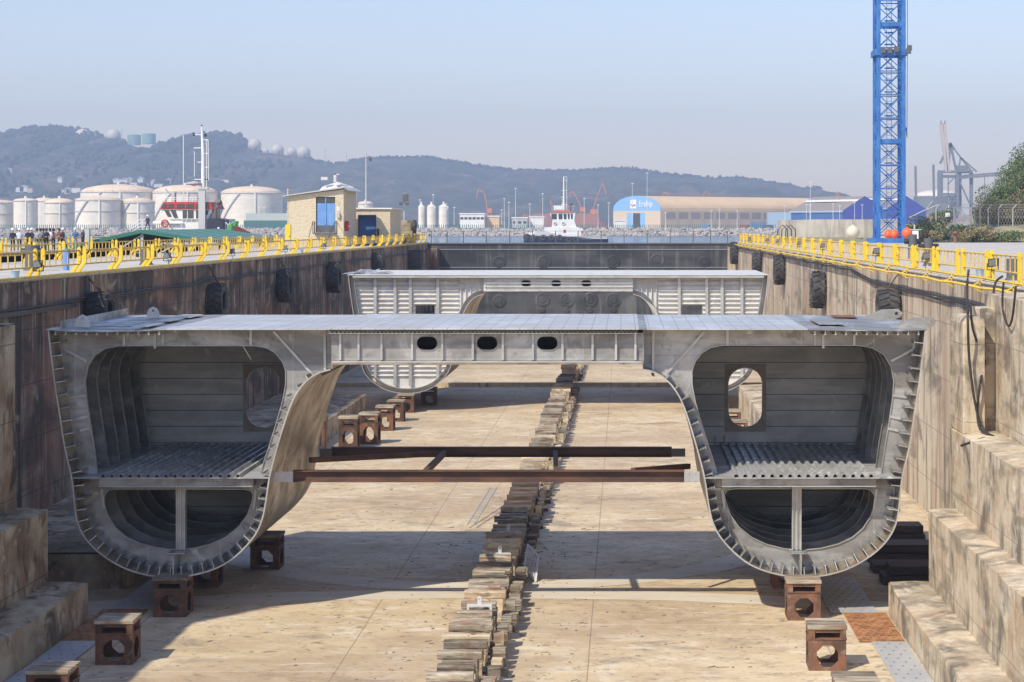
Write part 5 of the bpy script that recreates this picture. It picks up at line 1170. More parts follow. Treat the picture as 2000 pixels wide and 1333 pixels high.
b = MB(); b.box(-345,180,913.4,913.6,-.3,.75); b.build('base_panel', m_teal, t); b = MB()
for k in range(525): b.box(-345+k,-344.65+k,913.45,913.55,.751,2.3)
stuff(b.build('pales', m_teal, t))
# light poles
for i,(px,yt,Yq) in enumerate(((1007,368,930),(1035,398,930),(1060,378,930),(1141,388,940),(1168,400,930),(1189,396,930),(1235,358,950),(1264,338,905),(1300,415,905),(1389,412,905),(1405,408,905),(1440,412,905),(871,398,930),(887,405,930),(980,410,930),(985,388,930),(994,395,930),(846,380,1150),(820,390,1150),(1575,400,930),(1583,356,960),(1582,400,930),(1627,398,930),(1640,402,930),(1669,395,930),(1684,400,930),(506,405,930),(516,405,930),(1098,385,1100),(1533,402,930))):
    pole(px, yt, Yq, 'slender white pole across the harbour, %s from the left' % words(sorted([871,887,846,820,980,985,994,1007,1035,1060,1098,1141,1168,1189,1235,1264,1300,1389,1405,1440,1533,1575,1583,1582,1627,1640,1669,1684,506,516]).index(px)+1), .15 if Yq<1000 else .18, 'lamp', -.3, m_wpaint, grp='poles across the harbour')
# ------------------------------------------------------------------ storage tanks
def tank(px0, px1, ytop, yroof, Yq, label, roof=m_tankroof, body=m_tank, z0=-.3, num=None, cat='storage tank', band=None):
    c = P((px0+px1)/2, ytop, Yq); r = (px1-px0)/2*Yq/F; zt = c.z; zr = P(0,yroof,Yq).z
    t = thing('storage_tank', label, cat, (c.x,Yq+r,z0)); y = Yq+r
    b = MB(); b.lathe([(r,z0),(r,zt)], (c.x,y,0), 48); b.build('shell', body, t, smooth=True)
    b = MB(); b.lathe([(r+.05,zt-.02)]+[(r*math.cos(a*math.pi/16), zt+(zr-zt)*math.sin(a*math.pi/16)) for a in range(1,8)]+[(.01,zr)], (c.x,y,0), 48); b.build('roof', roof, t, smooth=True)
    b = MB(); b.lathe([(r+.02,zt-.3),(r+.35,zt-.3),(r+.35,zt+.0),(r+.02,zt+.0)], (c.x,y,0), 48); 
    if band: zb = P(0,band,Yq).z; b.lathe([(r+.02,zb-.2),(r+.3,zb-.2),(r+.3,zb+.1),(r+.02,zb+.1)], (c.x,y,0), 48)
    b.build('rim_walkway', m_grey, t)
    b = MB(); b.bar((c.x+r*.3,y-r*.98,z0),(c.x+r*.3,y-r*.98,zt),.6,.3); b.cyl((c.x,y,zr),.7,1.0,8); b.build('ladder', m_wpaint, t)
    if r > 8:
        b = MB(); n_ = 16
        for k in range(n_): a_ = math.pi*1.12+.062*k*1.0; zz_ = z0+(zt-z0)*(k+.5)/n_; b.bar((c.x+(r+.5)*math.cos(a_),y+(r+.5)*math.sin(a_),zz_-(zt-z0)*.5/n_),(c.x+(r+.5)*math.cos(a_+.062),y+(r+.5)*math.sin(a_+.062),zz_+(zt-z0)*.5/n_),.35,.7)
        b.build('stairway', m_grey, t)
        b = MB(); b.lathe([(r+.25,zt+.9),(r+.35,zt+.9),(r+.35,zt+1.0),(r+.25,zt+1.0)], (c.x,y,0), 40, closed=True)
        for k in range(30): a_ = k*math.pi/15; b.bar((c.x+(r+.3)*math.cos(a_),y+(r+.3)*math.sin(a_),zt),(c.x+(r+.3)*math.cos(a_),y+(r+.3)*math.sin(a_),zt+1.0),.1)
        b.build('roof_handrail', m_grey, t)
    if num: txt('tank_number', num, 4.4, m_dgrey, t, Matrix.Translation((P(73.5,0,Yq).x,Yq+.45,P(0,415,Yq).z)) @ Matrix.Rotation(R(90),4,'X'), .1)
    return t
tank(-50,19,396,390,975,'white storage tank cut by the left frame edge',band=418)
tank(20,66,392,387,960,'tall narrow white storage tank near the left frame edge')
tank(60,100,393,386,1075,'white storage tank numbered 107 behind the narrow one',num='107')
tank(80,136,396,387,985,'white storage tank with a thin band, left of the biggest front tank',band=417)
tank(135,225,391,383,950,'wide white front tank with a dark band and shallow roof',band=413)
tank(225,293,396,386,960,'white tank right of the wide front tank',band=416)
tank(139,285,375,359,1080,'largest cream domed tank rising behind the front tanks')
tank(284,410,376,360,1080,'cream domed tank behind the red tugboat wheelhouse')
tank(420,540,377,363,1080,'cream domed tank right of the red tugboat')
tank(697,727,398,393,1150,'small cream tank peeping above the flat roofed hut')
b = MB(); b.box(P(480,0,1060).x,P(700,0,1060).x,1060,1075,-.3,P(0,417,1060).z); tag(b.build('long_shed', M('pale green shed', (.45,.50,.45), .7)), 'long pale grey green shed behind the domed tank', 'shed')
b = MB(); b.box(P(476,0,925).x,P(570,0,925).x,925,926,-.3,P(0,431,925).z); tag(b.build('pipe_bridge', m_teal), 'dark green pipe bridge above the rocks left of the brick hut', 'pipe bridge')
t = thing('conical_building', 'pale cone roofed storage building behind the brick hut', 'building', (P(652,0,1150).x,1180,0)); c = P(654,0,1150)
b = MB(); b.lathe([(11.5,-.3),(11.5,P(0,372,1150).z),(9.2,P(0,364,1150).z),(.5,P(0,355,1150).z)], (c.x,1162,0), 40); b.build('roof', m_tank, t, smooth=True); b = MB(); b.box(c.x-8.5,c.x-4.5,1150,1153,P(0,352,1150).z,P(0,346,1150).z); b.box(c.x-.8,c.x+.8,1150,1153,P(0,356,1150).z,P(0,340,1150).z); b.box(c.x-.8,c.x+2.6,1150,1153,P(0,342,1150).z,P(0,340,1150).z); b.build('conveyor_head', m_tank, t)
for i,(a,c_) in enumerate(((817,829),(834,851),(857,876))):
    Yq = 1000; p0, p1 = P(a,0,Yq).x, P(c_,0,Yq).x; r = (p1-p0)/2; zt = P(0,404,Yq).z
    t = thing('silo', 'white silo, %s of three in a row' % words(i+1), 'silo', ((p0+p1)/2,Yq,-.3), 0, 'three white silos')
    b = MB(); b.lathe([(r,-.3),(r,zt),(r*.5,zt+1.0),(.1,zt+1.3)], ((p0+p1)/2,Yq,0), 24); b.build('shell', m_tank, t, smooth=True); b = MB(); b.cyl(((p0+p1)/2,Yq,zt+1.2),.5,1.4,8); b.bar(((p0+p1)/2,Yq-r,zt-5),((p0+p1)/2+r,Yq-r*.5,zt),.4); b.build('top_vent', m_wpaint, t)
def bldg(px0,px1,yt,Yq,d,mat,label,win=0,roofm=None,yr=None):
    p0, p1 = P(px0,yt,Yq), P(px1,yt,Yq); t = thing('port_building', label, 'building', ((p0.x+p1.x)/2,Yq,-.3)); b = MB(); b.box(p0.x,p1.x,Yq,Yq+d,-.3,p0.z); b.build('wall', mat, t)
    b = MB(); b.box(p0.x-.3,p1.x+.3,Yq-.3,Yq+d,p0.z+.01,p0.z+.6); b.build('roof', roofm or m_wpaint, t)
    for k in range(win): x = p0.x+(p1.x-p0.x)*(k+.5)/win; b = MB(); b.box(x-.8,x+.8,Yq-.06,Yq-.01,p0.z-2.6,p0.z-1.4); b.build('window', m_glass, t)
bldg(898,946,419,940,12,m_wpaint,'white building with small windows left of the tugboat',6); bldg(946,975,424,945,12,m_far,'low tan building left of the tugboat',0); bldg(1000,1030,427,945,10,m_grey,'low grey store left of the tugboat',3); bldg(1035,1062,425,950,10,m_wpaint,'low white store with curved top by the tugboat',0); bldg(1200,1222,0+432,925,5,m_wpaint,'tiny white hut in front of the arched warehouse',0)
t = thing('ore_heap', 'long reddish brown stockpile behind the tugboat', 'stockpile', (P(1100,0,1300).x,1300,-.3)); b = MB(); rr = random.Random(4); n = 40; v = []
for i in range(n+1):
    x = P(1000+190*i/n,0,1300).x; h = (P(0,417,1300).z)*min(1,min(i,n-i)/5)*(1-.25*abs(noise.noise(Vector((i*.2,0,0))))); v += [(x,1290,-.3),(x,1300,h),(x,1330,-.3)]
b.add(v, [(3*i+k,3*i+k+1,3*i+k+4,3*i+k+3) for i in range(n) for k in range(2)]); b.build('heap', M('red ore',(.27,.13,.10),.95), t)
# ------------------------------------------------------------------ arched warehouse with its sign
c0 = P(1290,0,1000); th = R(50); u = Vector((-math.cos(th),math.sin(th),0)); v_ = Vector((math.sin(th),math.cos(th),0)); Wd = 93*1000/F/math.cos(th); Ln = 126.
t = thing('arched_warehouse', 'long tan warehouse with a sky blue arched gable reading Ership', 'warehouse', (c0.x,1000,-.3))
ze, zr = P(0,412,1000).z, P(0,388,1000).z+1.6
def W(a, l, z): q = c0+u*a+v_*l; return Vector((q.x,q.y,z))
arc = [(Wd*(1-math.cos(math.pi*k/20))/2, ze+(zr-ze)*math.sin(math.pi*k/20)**.85) for k in range(21)]
b = MB(); b.add([W(a,0,z) for a,z in arc]+[W(a,.4,z) for a,z in arc], [tuple(range(21)), tuple(range(41,20,-1))]+[(k,k+1,22+k,21+k) for k in range(20)]); b.build('gable', m_flb, t)
b = MB(); b.add([W(a,.41,z-.02) for a,z in arc]+[W(a,Ln,z-.02) for a,z in arc], [(k,k+1,22+k,21+k) for k in range(20)]); b.build('roof', m_far, t)
b = MB(); b.add([W(0,.0,-.3),W(Wd,.0,-.3),W(Wd,.0,ze-.01),W(0,.0,ze-.01)], [(0,1,2,3)]); b.add([W(0,.0,-.3),W(0,Ln,-.3),W(0,Ln,ze-.03),W(0,0,ze-.03)], [(0,1,2,3)]); b.build('wall', m_fwall, t)
def panel(a0,a1,z0,z1,mat,name,off=-.08): b = MB(); b.add([W(a0,off,z0),W(a1,off,z0),W(a1,off,z1),W(a0,off,z1)], [(0,1,2,3)]); return b.build(name, mat, t)
panel(Wd*.32,Wd*.42,-.3,ze-1,m_flb,'door_leaf'); panel(Wd*.42,Wd*.57,-.3,ze-1.2,m_fdark,'doorway'); panel(Wd*.57,Wd*.70,-.3,ze-1,m_flb,'door_leaf')
for k in range(9):
    l = 4+9*k; b = MB(); b.add([W(-.06,l,ze-4.2),W(-.06,l+6.5,ze-4.2),W(-.06,l+6.5,ze-.8),W(-.06,l,ze-.8)], [(0,1,2,3)]); b.build('louvre_window', M('dusty louvres',(.34,.30,.26),.8) if 'dusty louvres' not in bpy.data.materials else bpy.data.materials['dusty louvres'], t)
    b = MB(); b.add([W(-.3,l+7.6,-.3),W(-.3,l+8.2,-.3),W(-.3,l+8.2,ze-.1),W(-.3,l+7.6,ze-.1)], [(0,1,2,3)]); b.build('pilaster', m_fwall, t)
b = MB(); b.box(0,1,0,1,0,1) if False else None
b.add([W(-.2,Ln*.52,-.3),W(-.2,Ln*.62,-.3),W(-.2,Ln*.62,3.6),W(-.2,Ln*.52,3.6)], [(0,1,2,3)]); b.build('side_door', m_flb, t)
b = MB(); b.add([W(-.3,Ln*.84,-.3),W(-.3,Ln*.995,-.3),W(-.3,Ln*.995,5),W(-.3,Ln*.84,5)], [(0,1,2,3)]); b.build('annex_panel', m_pale, t)
b = MB(); b.bar(W(Wd/2-.0,2,zr+.15),W(Wd/2,Ln,zr+.15),.6,.5); b.build('ridge_vent', m_froof, t)
zs = (ze+zr)/2-.3
sm = panel(Wd*.50,Wd*.63,zs-2.5,zs+2.3,m_wpaint,'sign_square',-.12)
b = MB(); pts = [W(Wd*(.52+.09*k/8), -.35, zs-.2-.7*math.sin(math.pi*k/8)) for k in range(9)]; b.tube(pts, .22, 5); b.build('sign_swoosh', m_red, t)
Mx = Matrix(((-u.x, 0, -v_.x, 0),( -u.y, 0, -v_.y, 0),(0,1,0,0),(0,0,0,1))); cpt = W(Wd*.30, -.2, zs-.1)
txt('sign_lettering', 'Ership', 4.6, M('sign white',(.85,.85,.85),.6), t, Matrix.Translation(cpt) @ Mx, .05)
# ------------------------------------------------------------------ blue gabled warehouses
def gabled(apex, left, right, roofl, Yq, label):
    """apex/left/right: gable corners (photo px); roofl: (ridge end px, eave end px)"""
    yb = -.3; A = P(*apex,Yq+8); Lf = P(*left,Yq); Rt = P(*right,Yq+16); RE = P(*roofl[0],Yq+40); EE = P(*roofl[1],Yq+25)
    t = thing('gabled_warehouse', label, 'warehouse', (A.x,Yq,yb))
    b = MB(); b.add([Lf,Rt,A,Vector((Lf.x,Lf.y,yb)),Vector((Rt.x,Rt.y,yb))], [(0,3,4,1,2)]); b.build('gable', m_fblue, t)
    far = Rt+(RE-A)
    b = MB(); b.add([Lf,A,RE,EE,Rt,far], [(0,1,2,3),(1,4,5,2)]); b.xform(Matrix.Translation((0,0,.05))); b.build('roof', m_froof, t)
    b = MB(); k = .32; b.add([Lf.lerp(A,k+.3),Lf.lerp(A,k+.44),EE.lerp(RE,k+.44),EE.lerp(RE,k+.3)], [(0,1,2,3)]); b.xform(Matrix.Translation((0,-.15,.16))); b.build('roof_light_strip', m_wpaint, t)
    b = MB(); b.add([Lf,EE,Vector((EE.x,EE.y,yb)),Vector((Lf.x,Lf.y,yb))], [(0,1,2,3)]); b.build('side_wall', m_blueD, t)
    b = MB(); b.bar(Lf+Vector((0,-.6,-.4)),EE+Vector((0,-.6,-.4)),.4,.9); b.build('canopy', m_pale, t)
gabled((1689,383.5),(1646,412),(1724,405),((1588,385.5),(1542,413)),1010,'blue gabled warehouse with brown roof, left one of two')
gabled((1770,383),(1733,407),(1809,409),((1692,385),(1672,400)),1050,'blue gabled warehouse behind the crane mast, right one of two')
b = MB(); b.box(P(1500,0,990).x,P(1545,0,990).x,990,1000,-.3,P(0,415,990).z); tag(b.build('low_annex', m_pale), 'low light blue annex between the tan and the blue warehouses', 'annex')
for i,(px,c_) in enumerate(((1455,m_red),(1212,m_wpaint),(1380,m_blue),(1500,m_dgrey),(1585,m_wpaint))):
    p = P(px,0,930); t = thing('parked_van', '%s parked across the harbour, %s from the left' % (('red van','white van','blue van','dark van','white van')[i], ('third','first','second','fourth','fifth')[i]), 'van', (p.x,930,-.3)); b = MB(); b.plate([(p.x-2.6,0),(p.x+2.6,0),(p.x+2.6,1.3),(p.x+1.9,2.2),(p.x-2.6,2.3)], [], 929,931); b.build('body', c_, t, bevel=.1); b = MB(); b.plate([(p.x+1.0,1.3),(p.x+2.4,1.3),(p.x+1.8,2.0),(p.x+1.0,2.0)], [], 928.96,928.99); b.build('window', m_glass, t)
    for s in (-1.6,1.6): b = MB(); b.cyl((p.x+s,928.8,.05),.38,.4,12,'y'); b.build('wheel', m_rub, t)
# ------------------------------------------------------------------ red slewing cranes
def jibcrane(px, ybase, pts, Yq, label, wleg=10):
    t = thing('harbour_crane', label, 'crane', (P(px,0,Yq).x,Yq,-.3)); c = P(px,ybase,Yq); s = Yq/F
    b = MB()
    for sx in (-1,1):
        for sy in (-4,4): b.bar((c.x+sx*wleg*s*.5,Yq+sy,-.3),(c.x+sx*wleg*s*.25,Yq+sy*.4,c.z),.9)
    b.bar((c.x-wleg*s*.5,Yq,c.z*.45),(c.x+wleg*s*.5,Yq,c.z*.45),.9); b.build('portal', m_rcrane, t)
    b = MB(); b.box(c.x-wleg*s*.42,c.x+wleg*s*.42,Yq-3,Yq+3,c.z,c.z+6*s*1.0+1); b.bar((c.x,Yq,c.z+2),(c.x,Yq,P(0,pts[0][1],Yq).z),1.0); b.build('machine_house', m_rcrane, t)
    b = MB(); q = [P(x,y,Yq) for x,y in pts]
    for a_, c2 in zip(q,q[1:]): 
        for o_ in (-1.0,1.0): b.bar(a_+Vector((0,o_,0)),c2+Vector((0,o_,0)),.55)
        n = 6
        for k in range(n): b.bar(a_.lerp(c2,k/n)+Vector((0,-1,0)),a_.lerp(c2,(k+1)/n)+Vector((0,1,0)),.3)
    b.build('jib', m_rcrane, t)
jibcrane(957,416,[(952,416),(950,395),(945,375),(934,371),(931,388)],1500,'faint orange harbour crane with folded jib left of the tugboat')
jibcrane(1160,418,[(1158,410),(1166,385),(1177,357),(1184,380)],1400,'orange harbour crane with raised jib right of the tugboat mast',16)
jibcrane(1138,414,[(1137,410),(1128,390),(1118,373),(1112,382)],1450,'orange harbour crane right behind the tugboat',12)
jibcrane(1078,425,[(1078,412),(1074,390),(1082,405)],1600,'small faint orange crane left behind the tugboat mast',8)
jibcrane(1297,392,[(1292,388),(1295,378),(1302,376),(1308,388)],1500,'orange crane top above the arched warehouse roof, left one',10)
jibcrane(1378,392,[(1370,388),(1376,376),(1382,375),(1390,388)],1500,'orange crane top above the tan warehouse roof, right one',10)
jibcrane(1636,392,[(1634,388),(1636,375),(1639,382)],1500,'tiny orange crane top above the blue warehouse',6)
# container crane, LNG tank and mobile cranes on the far right
Yq = 1400.; t = thing('container_crane', 'grey container gantry crane with raised boom on the right horizon', 'crane', (P(1865,0,Yq).x,Yq,-.3))
def CB(name, L_, w_, mat=m_ccrane):
    b = MB()
    for (a_,c2) in L_:
        b.bar(P(a_[0],a_[1],Yq+(a_[2] if len(a_)>2 else 0)), P(c2[0],c2[1],Yq+(c2[2] if len(c2)>2 else 0)), w_*1.4*Yq/F)
    return b.build(name, mat, t)
for x in (1834,1870):
    for d in (0,18): CB('leg', [((x+d*.25,440,d),(x+d*.25,336,d))], 4.2)
for x in (1897,): CB('leg', [((x,440,4),(x,336,4))], 4.4)
CB('portal_beam', [((1832,336),(1900,336)),((1834,345,18),(1900,345,18)),((1834,380),(1870,380))], 4.)
CB('raised_boom', [((1849,336),(1838,243)),((1853,336),(1845,243))], 4.2, M('rusty white boom',(.50,.44,.40),.7))
CB('boom_lattice', [((1849-k*1.2,330-k*9.4),(1853-(k+1)*.9,330-(k+1)*9.4)) for k in range(9)]+[((1838,243),(1845,243)),((1838,243),(1838,236)),((1845,243),(1846,236))], 1.5)
CB('apex_frame', [((1852,336),(1856,280)),((1868,336),(1856,280)),((1856,280),(1836,320)),((1856,280),(1864,292))], 3.)
CB('back_stay', [((1856,280),(1876,308)),((1876,308),(1897,334)),((1876,308),(1908,336)),((1876,308),(1872,336)),((1870,345),(1893,397))], 2.)
CB('back_girder', [((1868,345),(1955,338)),((1868,349),(1955,342))], 2.6); CB('trolley_rope', [((1923,342),(1923,385))], 1.)
CB('machine_house', [((1868,330),(1890,330))], 9, m_ccrane); CB('lattice_tower', [((1852,400),(1868,380)),((1852,380),(1868,400)),((1852,400),(1852,345)),((1866,400),(1866,345)),((1852,360),(1866,345))], 1.5)
t = tank(1792,1886,383,371,1480,'white domed gas tank behind the container crane',roof=m_tank,body=m_ccrane)
for px,yt,lb in ((1788,325,'leftmost pale mobile crane jib on the right horizon'),(1823,322,'pale mobile crane jib left of the container crane')):
    t = thing('mobile_crane', lb, 'crane', (P(px,0,1400).x,1400,-.3)); b = MB(); 
    for o_ in (-1.2,1.2): b.bar(P(px+o_+2,440,1400),P(px+o_,yt,1400),.8)
    for k in range(12): b.bar(P(px-1.2+2*(1-k/12),440-(440-yt)*k/12,1400),P(px+1.2+2*(1-k/12),440-(440-yt)*(k+1)/12,1400),.5)
    b.build('jib', m_ccrane, t); b = MB(); p = P(px+2,425,1400); b.box(p.x-3,p.x+3,1397,1403,-.3,p.z); b.build('carrier', M('faded red',(.45,.25,.22),.7) if 'faded red' not in bpy.data.materials else bpy.data.materials['faded red'], t)
b = MB(); b.box(P(1806,0,1380).x,P(1960,0,1380).x,1380,1384,-.3,P(0,420,1380).z); tag(b.build('container_row', M('dull red containers',(.40,.22,.20),.8)), 'row of dull red containers under the container crane', 'containers')
# ------------------------------------------------------------------ headland with its woods and tanks
rp = [(-400,330),(-200,310),(-60,295),(0,284),(30,270),(60,259),(95,252),(130,252),(160,258),(190,265),(225,270),(262,286),(300,290),(330,290),(350,286),(375,275),(400,268),(440,264),(470,270),(490,287),(520,297),(560,303),(600,307),(620,312),(650,320),(690,313),(720,309),(760,307),(830,306),(860,309),(890,314),(930,323),(1000,331),(1060,333),(1120,332),(1170,329),(1210,328),(1230,329),(1270,334),(1350,345),(1395,348),(1440,347),(1470,350),(1500,356),(1540,361),(1565,368),(1582,367),(1592,363),(1602,368),(1615,380),(1625,395),(1640,430),(1660,446),(1760,446)]
def ridge(px):
    for (a,b_),(c_,d_) in zip(rp,rp[1:]):
        if a <= px <= c_: return b_+(d_-b_)*(px-a)/(c_-a)
    return 446
YR2, YR1 = 3400., 2350.
def hillz(px, s):
    top = ZC+(CY-ridge(px))*YR2/F
    n = noise.fractal(Vector((px*.012, s*3.0, 0)), 1.0, 2.0, 6)
    e = s**.72
    return -3+(top+3)*e + (15*n*(1-s)*s*4 + 3*noise.noise(Vector((px*.09,s*9,3))))*min(1,(top+3)/60)
b = MB(); nx, ny = 420, 70; v = []
for j in range(ny+1):
    for i in range(nx+1):
        px = -400+2160*i/nx; s = j/ny; v.append(((px-CX)*YR2/F, YR1+(YR2-YR1)*s+45*noise.noise(Vector((px*.01,s*4,1))), hillz(px,s)))
for i in range(nx+1): q = v[ny*(nx+1)+i]; v.append((q[0],q[1]+300,-6))
b.add(v, [(j*(nx+1)+i, j*(nx+1)+i+1, (j+1)*(nx+1)+i+1, (j+1)*(nx+1)+i) for j in range(ny+1) for i in range(nx)]); structure(b.build('hill', m_hill, smooth=True))
rr = random.Random(8); b = MB()
def hp(px, s): return ((px-CX)*YR2/F, YR1+(YR2-YR1)*s+45*noise.noise(Vector((px*.01,s*4,1))), hillz(px,s))
for k in range(6600):
    if k < 3000: px = rr.uniform(-380,500); s = 1-rr.random()**1.5*.35
    elif k < 4800: px = rr.uniform(-380,620); s = rr.uniform(.15,.95)
    elif k < 5600: px = rr.uniform(345,492); s = rr.uniform(.85,1)
    else: px = rr.uniform(600,1600); s = rr.uniform(.93,1)
    if (255 < px < 345 or 205<px<236 or px > 486) and s > .8 and k < 5600: continue
    if noise.noise(Vector((px*.02,s*5,7))) < -.15 and k < 4800 and s < .85: continue
    x, y, z = hp(px, s); r_ = rr.uniform(2.6,6.0) if k < 5600 else rr.uniform(1.0,2.4)
    for m_ in range(2): lump(b, (x+rr.uniform(-2,2), y, z+r_*rr.uniform(.2,1.1)), r_*rr.uniform(.6,1), rr, 1.1)
stuff(b.build('hillside_trees', m_tree))
def onhill(px, ytop, wpx, kind, label):
    Yq = YR2-25; c = P(px,ytop,Yq); r = wpx/2*Yq/F
    if kind == 'sphere':
        t = thing('gas_sphere', label, 'gas tank', (c.x,Yq,c.z-2*r-2)); b = MB(); b.lathe([(.01,-r)]+[(r*math.cos(R(a)), r*math.sin(R(a))) for a in range(-80,90,10)]+[(.01,r)], (c.x,Yq,c.z-r), 28); b.build('sphere', m_sphere, t, smooth=True)
        b = MB()
        for k in range(8): a = k*math.pi/4; b.bar((c.x+r*.9*math.cos(a),Yq+r*.9*math.sin(a),c.z-2*r-6),(c.x+r*.9*math.cos(a),Yq+r*.9*math.sin(a),c.z-r),.8)
        b.build('legs', m_sphere, t); b = MB(); b.cyl((c.x,Yq,c.z-.1),1.2,1.6,8); b.build('top_hatch', m_sphere, t)
    else:
        t = thing('storage_tank', label, 'storage tank', (c.x,Yq,c.z-16)); b = MB(); b.lathe([(r,-18),(r,0),(r*.5,.7),(.01,1)], (c.x,Yq,c.z), 32); b.build('shell', m_gtank, t, smooth=True)
for a in ((161,252,30,'sphere','gas sphere on the hilltop, first from the left, half behind trees'),(222,252,28,'sphere','round gas sphere alone left of the green tanks'),(262,264,26,'cyl','pale green tank on the ridge, left one of two'),(291,262,26,'cyl','pale green tank on the ridge, right one of two'),(497,271,27,'sphere','big gas sphere just right of the tall hilltop trees'),(519,290,13,'sphere','smallest gas sphere, low between two bigger ones'),(542,282,25,'sphere','gas sphere in the middle of the hilltop row'),(570,288,20,'sphere','smaller gas sphere left of the last one'),(593,286,27,'sphere','rightmost gas sphere of the hilltop row')): onhill(*a)
for i,(px,yt) in enumerate(((635,290),(677,296),(186,258),(238,252))):
    p = P(px,yt,3350); b = MB(); b.bar((p.x,3350,p.z-35),(p.x,3350,p.z),1.0); tag(b.build('radio_mast', m_grey), 'thin radio mast on the ridge, %s from the left' % {635:'third',677:'fourth',186:'first',238:'second'}[px], 'mast', 'radio masts on the ridge')
t = thing('lighthouse', 'small white lighthouse building on the cape at the right end of the ridge', 'lighthouse', (P(1501,0,3380).x,3380,60)); p = P(1501,356,3380)
b = MB(); b.box(p.x-8,p.x+8,3374,3386,p.z-12,p.z-2); b.build('house', m_wpaint, t); b = MB(); b.lathe([(2.2,-3),(2,2.5),(2.6,2.6),(1.6,4.2),(.1,5)], p, 12); b.build('tower', m_wpaint, t)
rr = random.Random(12)
hs = [(40,372),(48,370),(60,374),(120,378),(133,377),(150,374),(243,356),(255,358),(262,362),(275,357),(283,365),(300,360),(310,366),(240,366),(228,358),(250,352),(330,358),(18,338),(440,358),(118,354)]
for i,(px,py) in enumerate(sorted(hs)):
    best = None
    for q in range(60):
        s_ = q/60; Yq = YR1+(YR2-YR1)*s_; xx = (px-CX)*Yq/F; pq = CX+xx*F/YR2; e_ = abs(CY-(hillz(pq,s_)-ZC)*F/Yq-py)
        if best is None or e_ < best[0]: best = (e_,Yq,xx,hillz(pq,s_))
    Yq = best[1]; p = Vector((best[2],Yq,best[3]+6)); w_ = rr.uniform(3,6.5); t = thing('hillside_house', 'small pale house at the foot of the hill, %s from the left' % words(i+1), 'house', (p.x,Yq,p.z-6), 0, 'small houses at the foot of the hill')
    b = MB(); b.box(p.x-w_,p.x+w_,Yq-4,Yq+6,p.z-8,p.z-1); b.build('wall', m_wpaint if i%3 else m_fwall, t); b = MB(); b.plate([(p.x-w_-.4,p.z-.99),(p.x+w_+.4,p.z-.99),(p.x,p.z+1.2)], [], Yq-4.5, Yq+6.5); b.build('roof', m_rust2 if i%2 else m_grey, t)
# ------------------------------------------------------------------ tugboats
# harbour tug seen side-on beyond the gate (bow to the left)
Yt = 560.; s = Yt/F; wl = ZW
def X(px): return (px-CX)*s
def Z(py): return ZC-(py-CY)*s
t = thing('tugboat', 'white tugboat with black tyre-hung hull on the water beyond the gate', 'tugboat', (X(1100),Yt,wl))
st = [(1023,458,.5),(1032,457,2.6),(1055,459,3.8),(1085,461,4.2),(1120,463,4.2),(1160,466,4.0),(1188,467,3.2)]
b = MB(); v = []
for px,py,hw_ in st:
    for y_, z_ in ((-hw_,Z(py)),(-hw_*.92,wl+.2),(-hw_*.5,wl-1),(hw_*.5,wl-1),(hw_*.92,wl+.2),(hw_,Z(py))): v.append((X(px),Yt+y_,z_))
f = [(6*i+k,6*i+k+1,6*i+k+7,6*i+k+6) for i in range(len(st)-1) for k in range(5)]+[(6*i+5,6*i,6*i+6,6*i+11) for i in range(len(st)-1)]+[tuple(range(6)),tuple(range(6*len(st)-1,6*len(st)-7,-1))]
b.add(v, f); b.build('hull', m_navy, t)
b = MB(); b.add([(X(1030),Yt-2.4,Z(456)),(X(1052),Yt-3.6,Z(450)),(X(1085),Yt-4.3,Z(456)),(X(1085),Yt-4.3,Z(462)),(X(1040),Yt-3.6,Z(460.5))]+[(X(1030),Yt+2.4,Z(456)),(X(1052),Yt+3.6,Z(450)),(X(1085),Yt+4.3,Z(456)),(X(1085),Yt+4.3,Z(462)),(X(1040),Yt+3.6,Z(460.5))], [(0,1,2,3,4),(9,8,7,6,5),(0,5,6,1),(1,6,7,2)]); b.build('bow_bulwark', m_grey, t)
b = MB(); b.box(X(1085),X(1186),Yt-4.0,Yt-3.8,Z(467),Z(461)); b.build('side_bulwark', m_grey, t)
for px in (1028,1043,1062,1078,1094,1112,1125): b = MB(); b.lathe([(.35,-.3),(.75,-.3),(.85,0),(.75,.3),(.35,.3)], (X(px),Yt-4.3 if px > 1035 else Yt-2.6,Z(464 if px<1100 else 468)), 16, 'y', True); b.build('tyre', m_rub, t, smooth=True)
b = MB(); b.plate([(X(1064),Z(462)),(X(1135),Z(462)),(X(1140),Z(448)),(X(1128),Z(444)),(X(1064),Z(444))], [], Yt-3, Yt+3); b.build('deck_house', m_wpaint, t)
b = MB(); b.plate([(X(1078),Z(444)),(X(1126),Z(444)),(X(1122),Z(430)),(X(1080),Z(430))], [], Yt-2.7, Yt+2.7); b.build('upper_house', m_wpaint, t)
b = MB(); b.plate([(X(1079),Z(430)),(X(1122),Z(430)),(X(1124),Z(416)),(X(1074),Z(416))], [], Yt-2.4, Yt+2.4); wh = b.build('wheelhouse', m_wpaint, t)
for a_,c_ in ((1077,1088),(1091,1099),(1101,1107),(1109,1113),(1115,1119)): b = MB(); b.plate([(X(a_+1),Z(429)),(X(c_),Z(429)),(X(c_),Z(418)),(X(a_),Z(418))], [], Yt-2.46, Yt-2.405); b.build('window', m_glass, wh)
b = MB(); b.plate([(X(1074),Z(415.8)),(X(1122),Z(415.8)),(X(1112),Z(411)),(X(1082),Z(411))], [], Yt-2.6, Yt+2.6); b.build('wheelhouse_roof', M('faded red trim',(.50,.18,.12),.6), t)
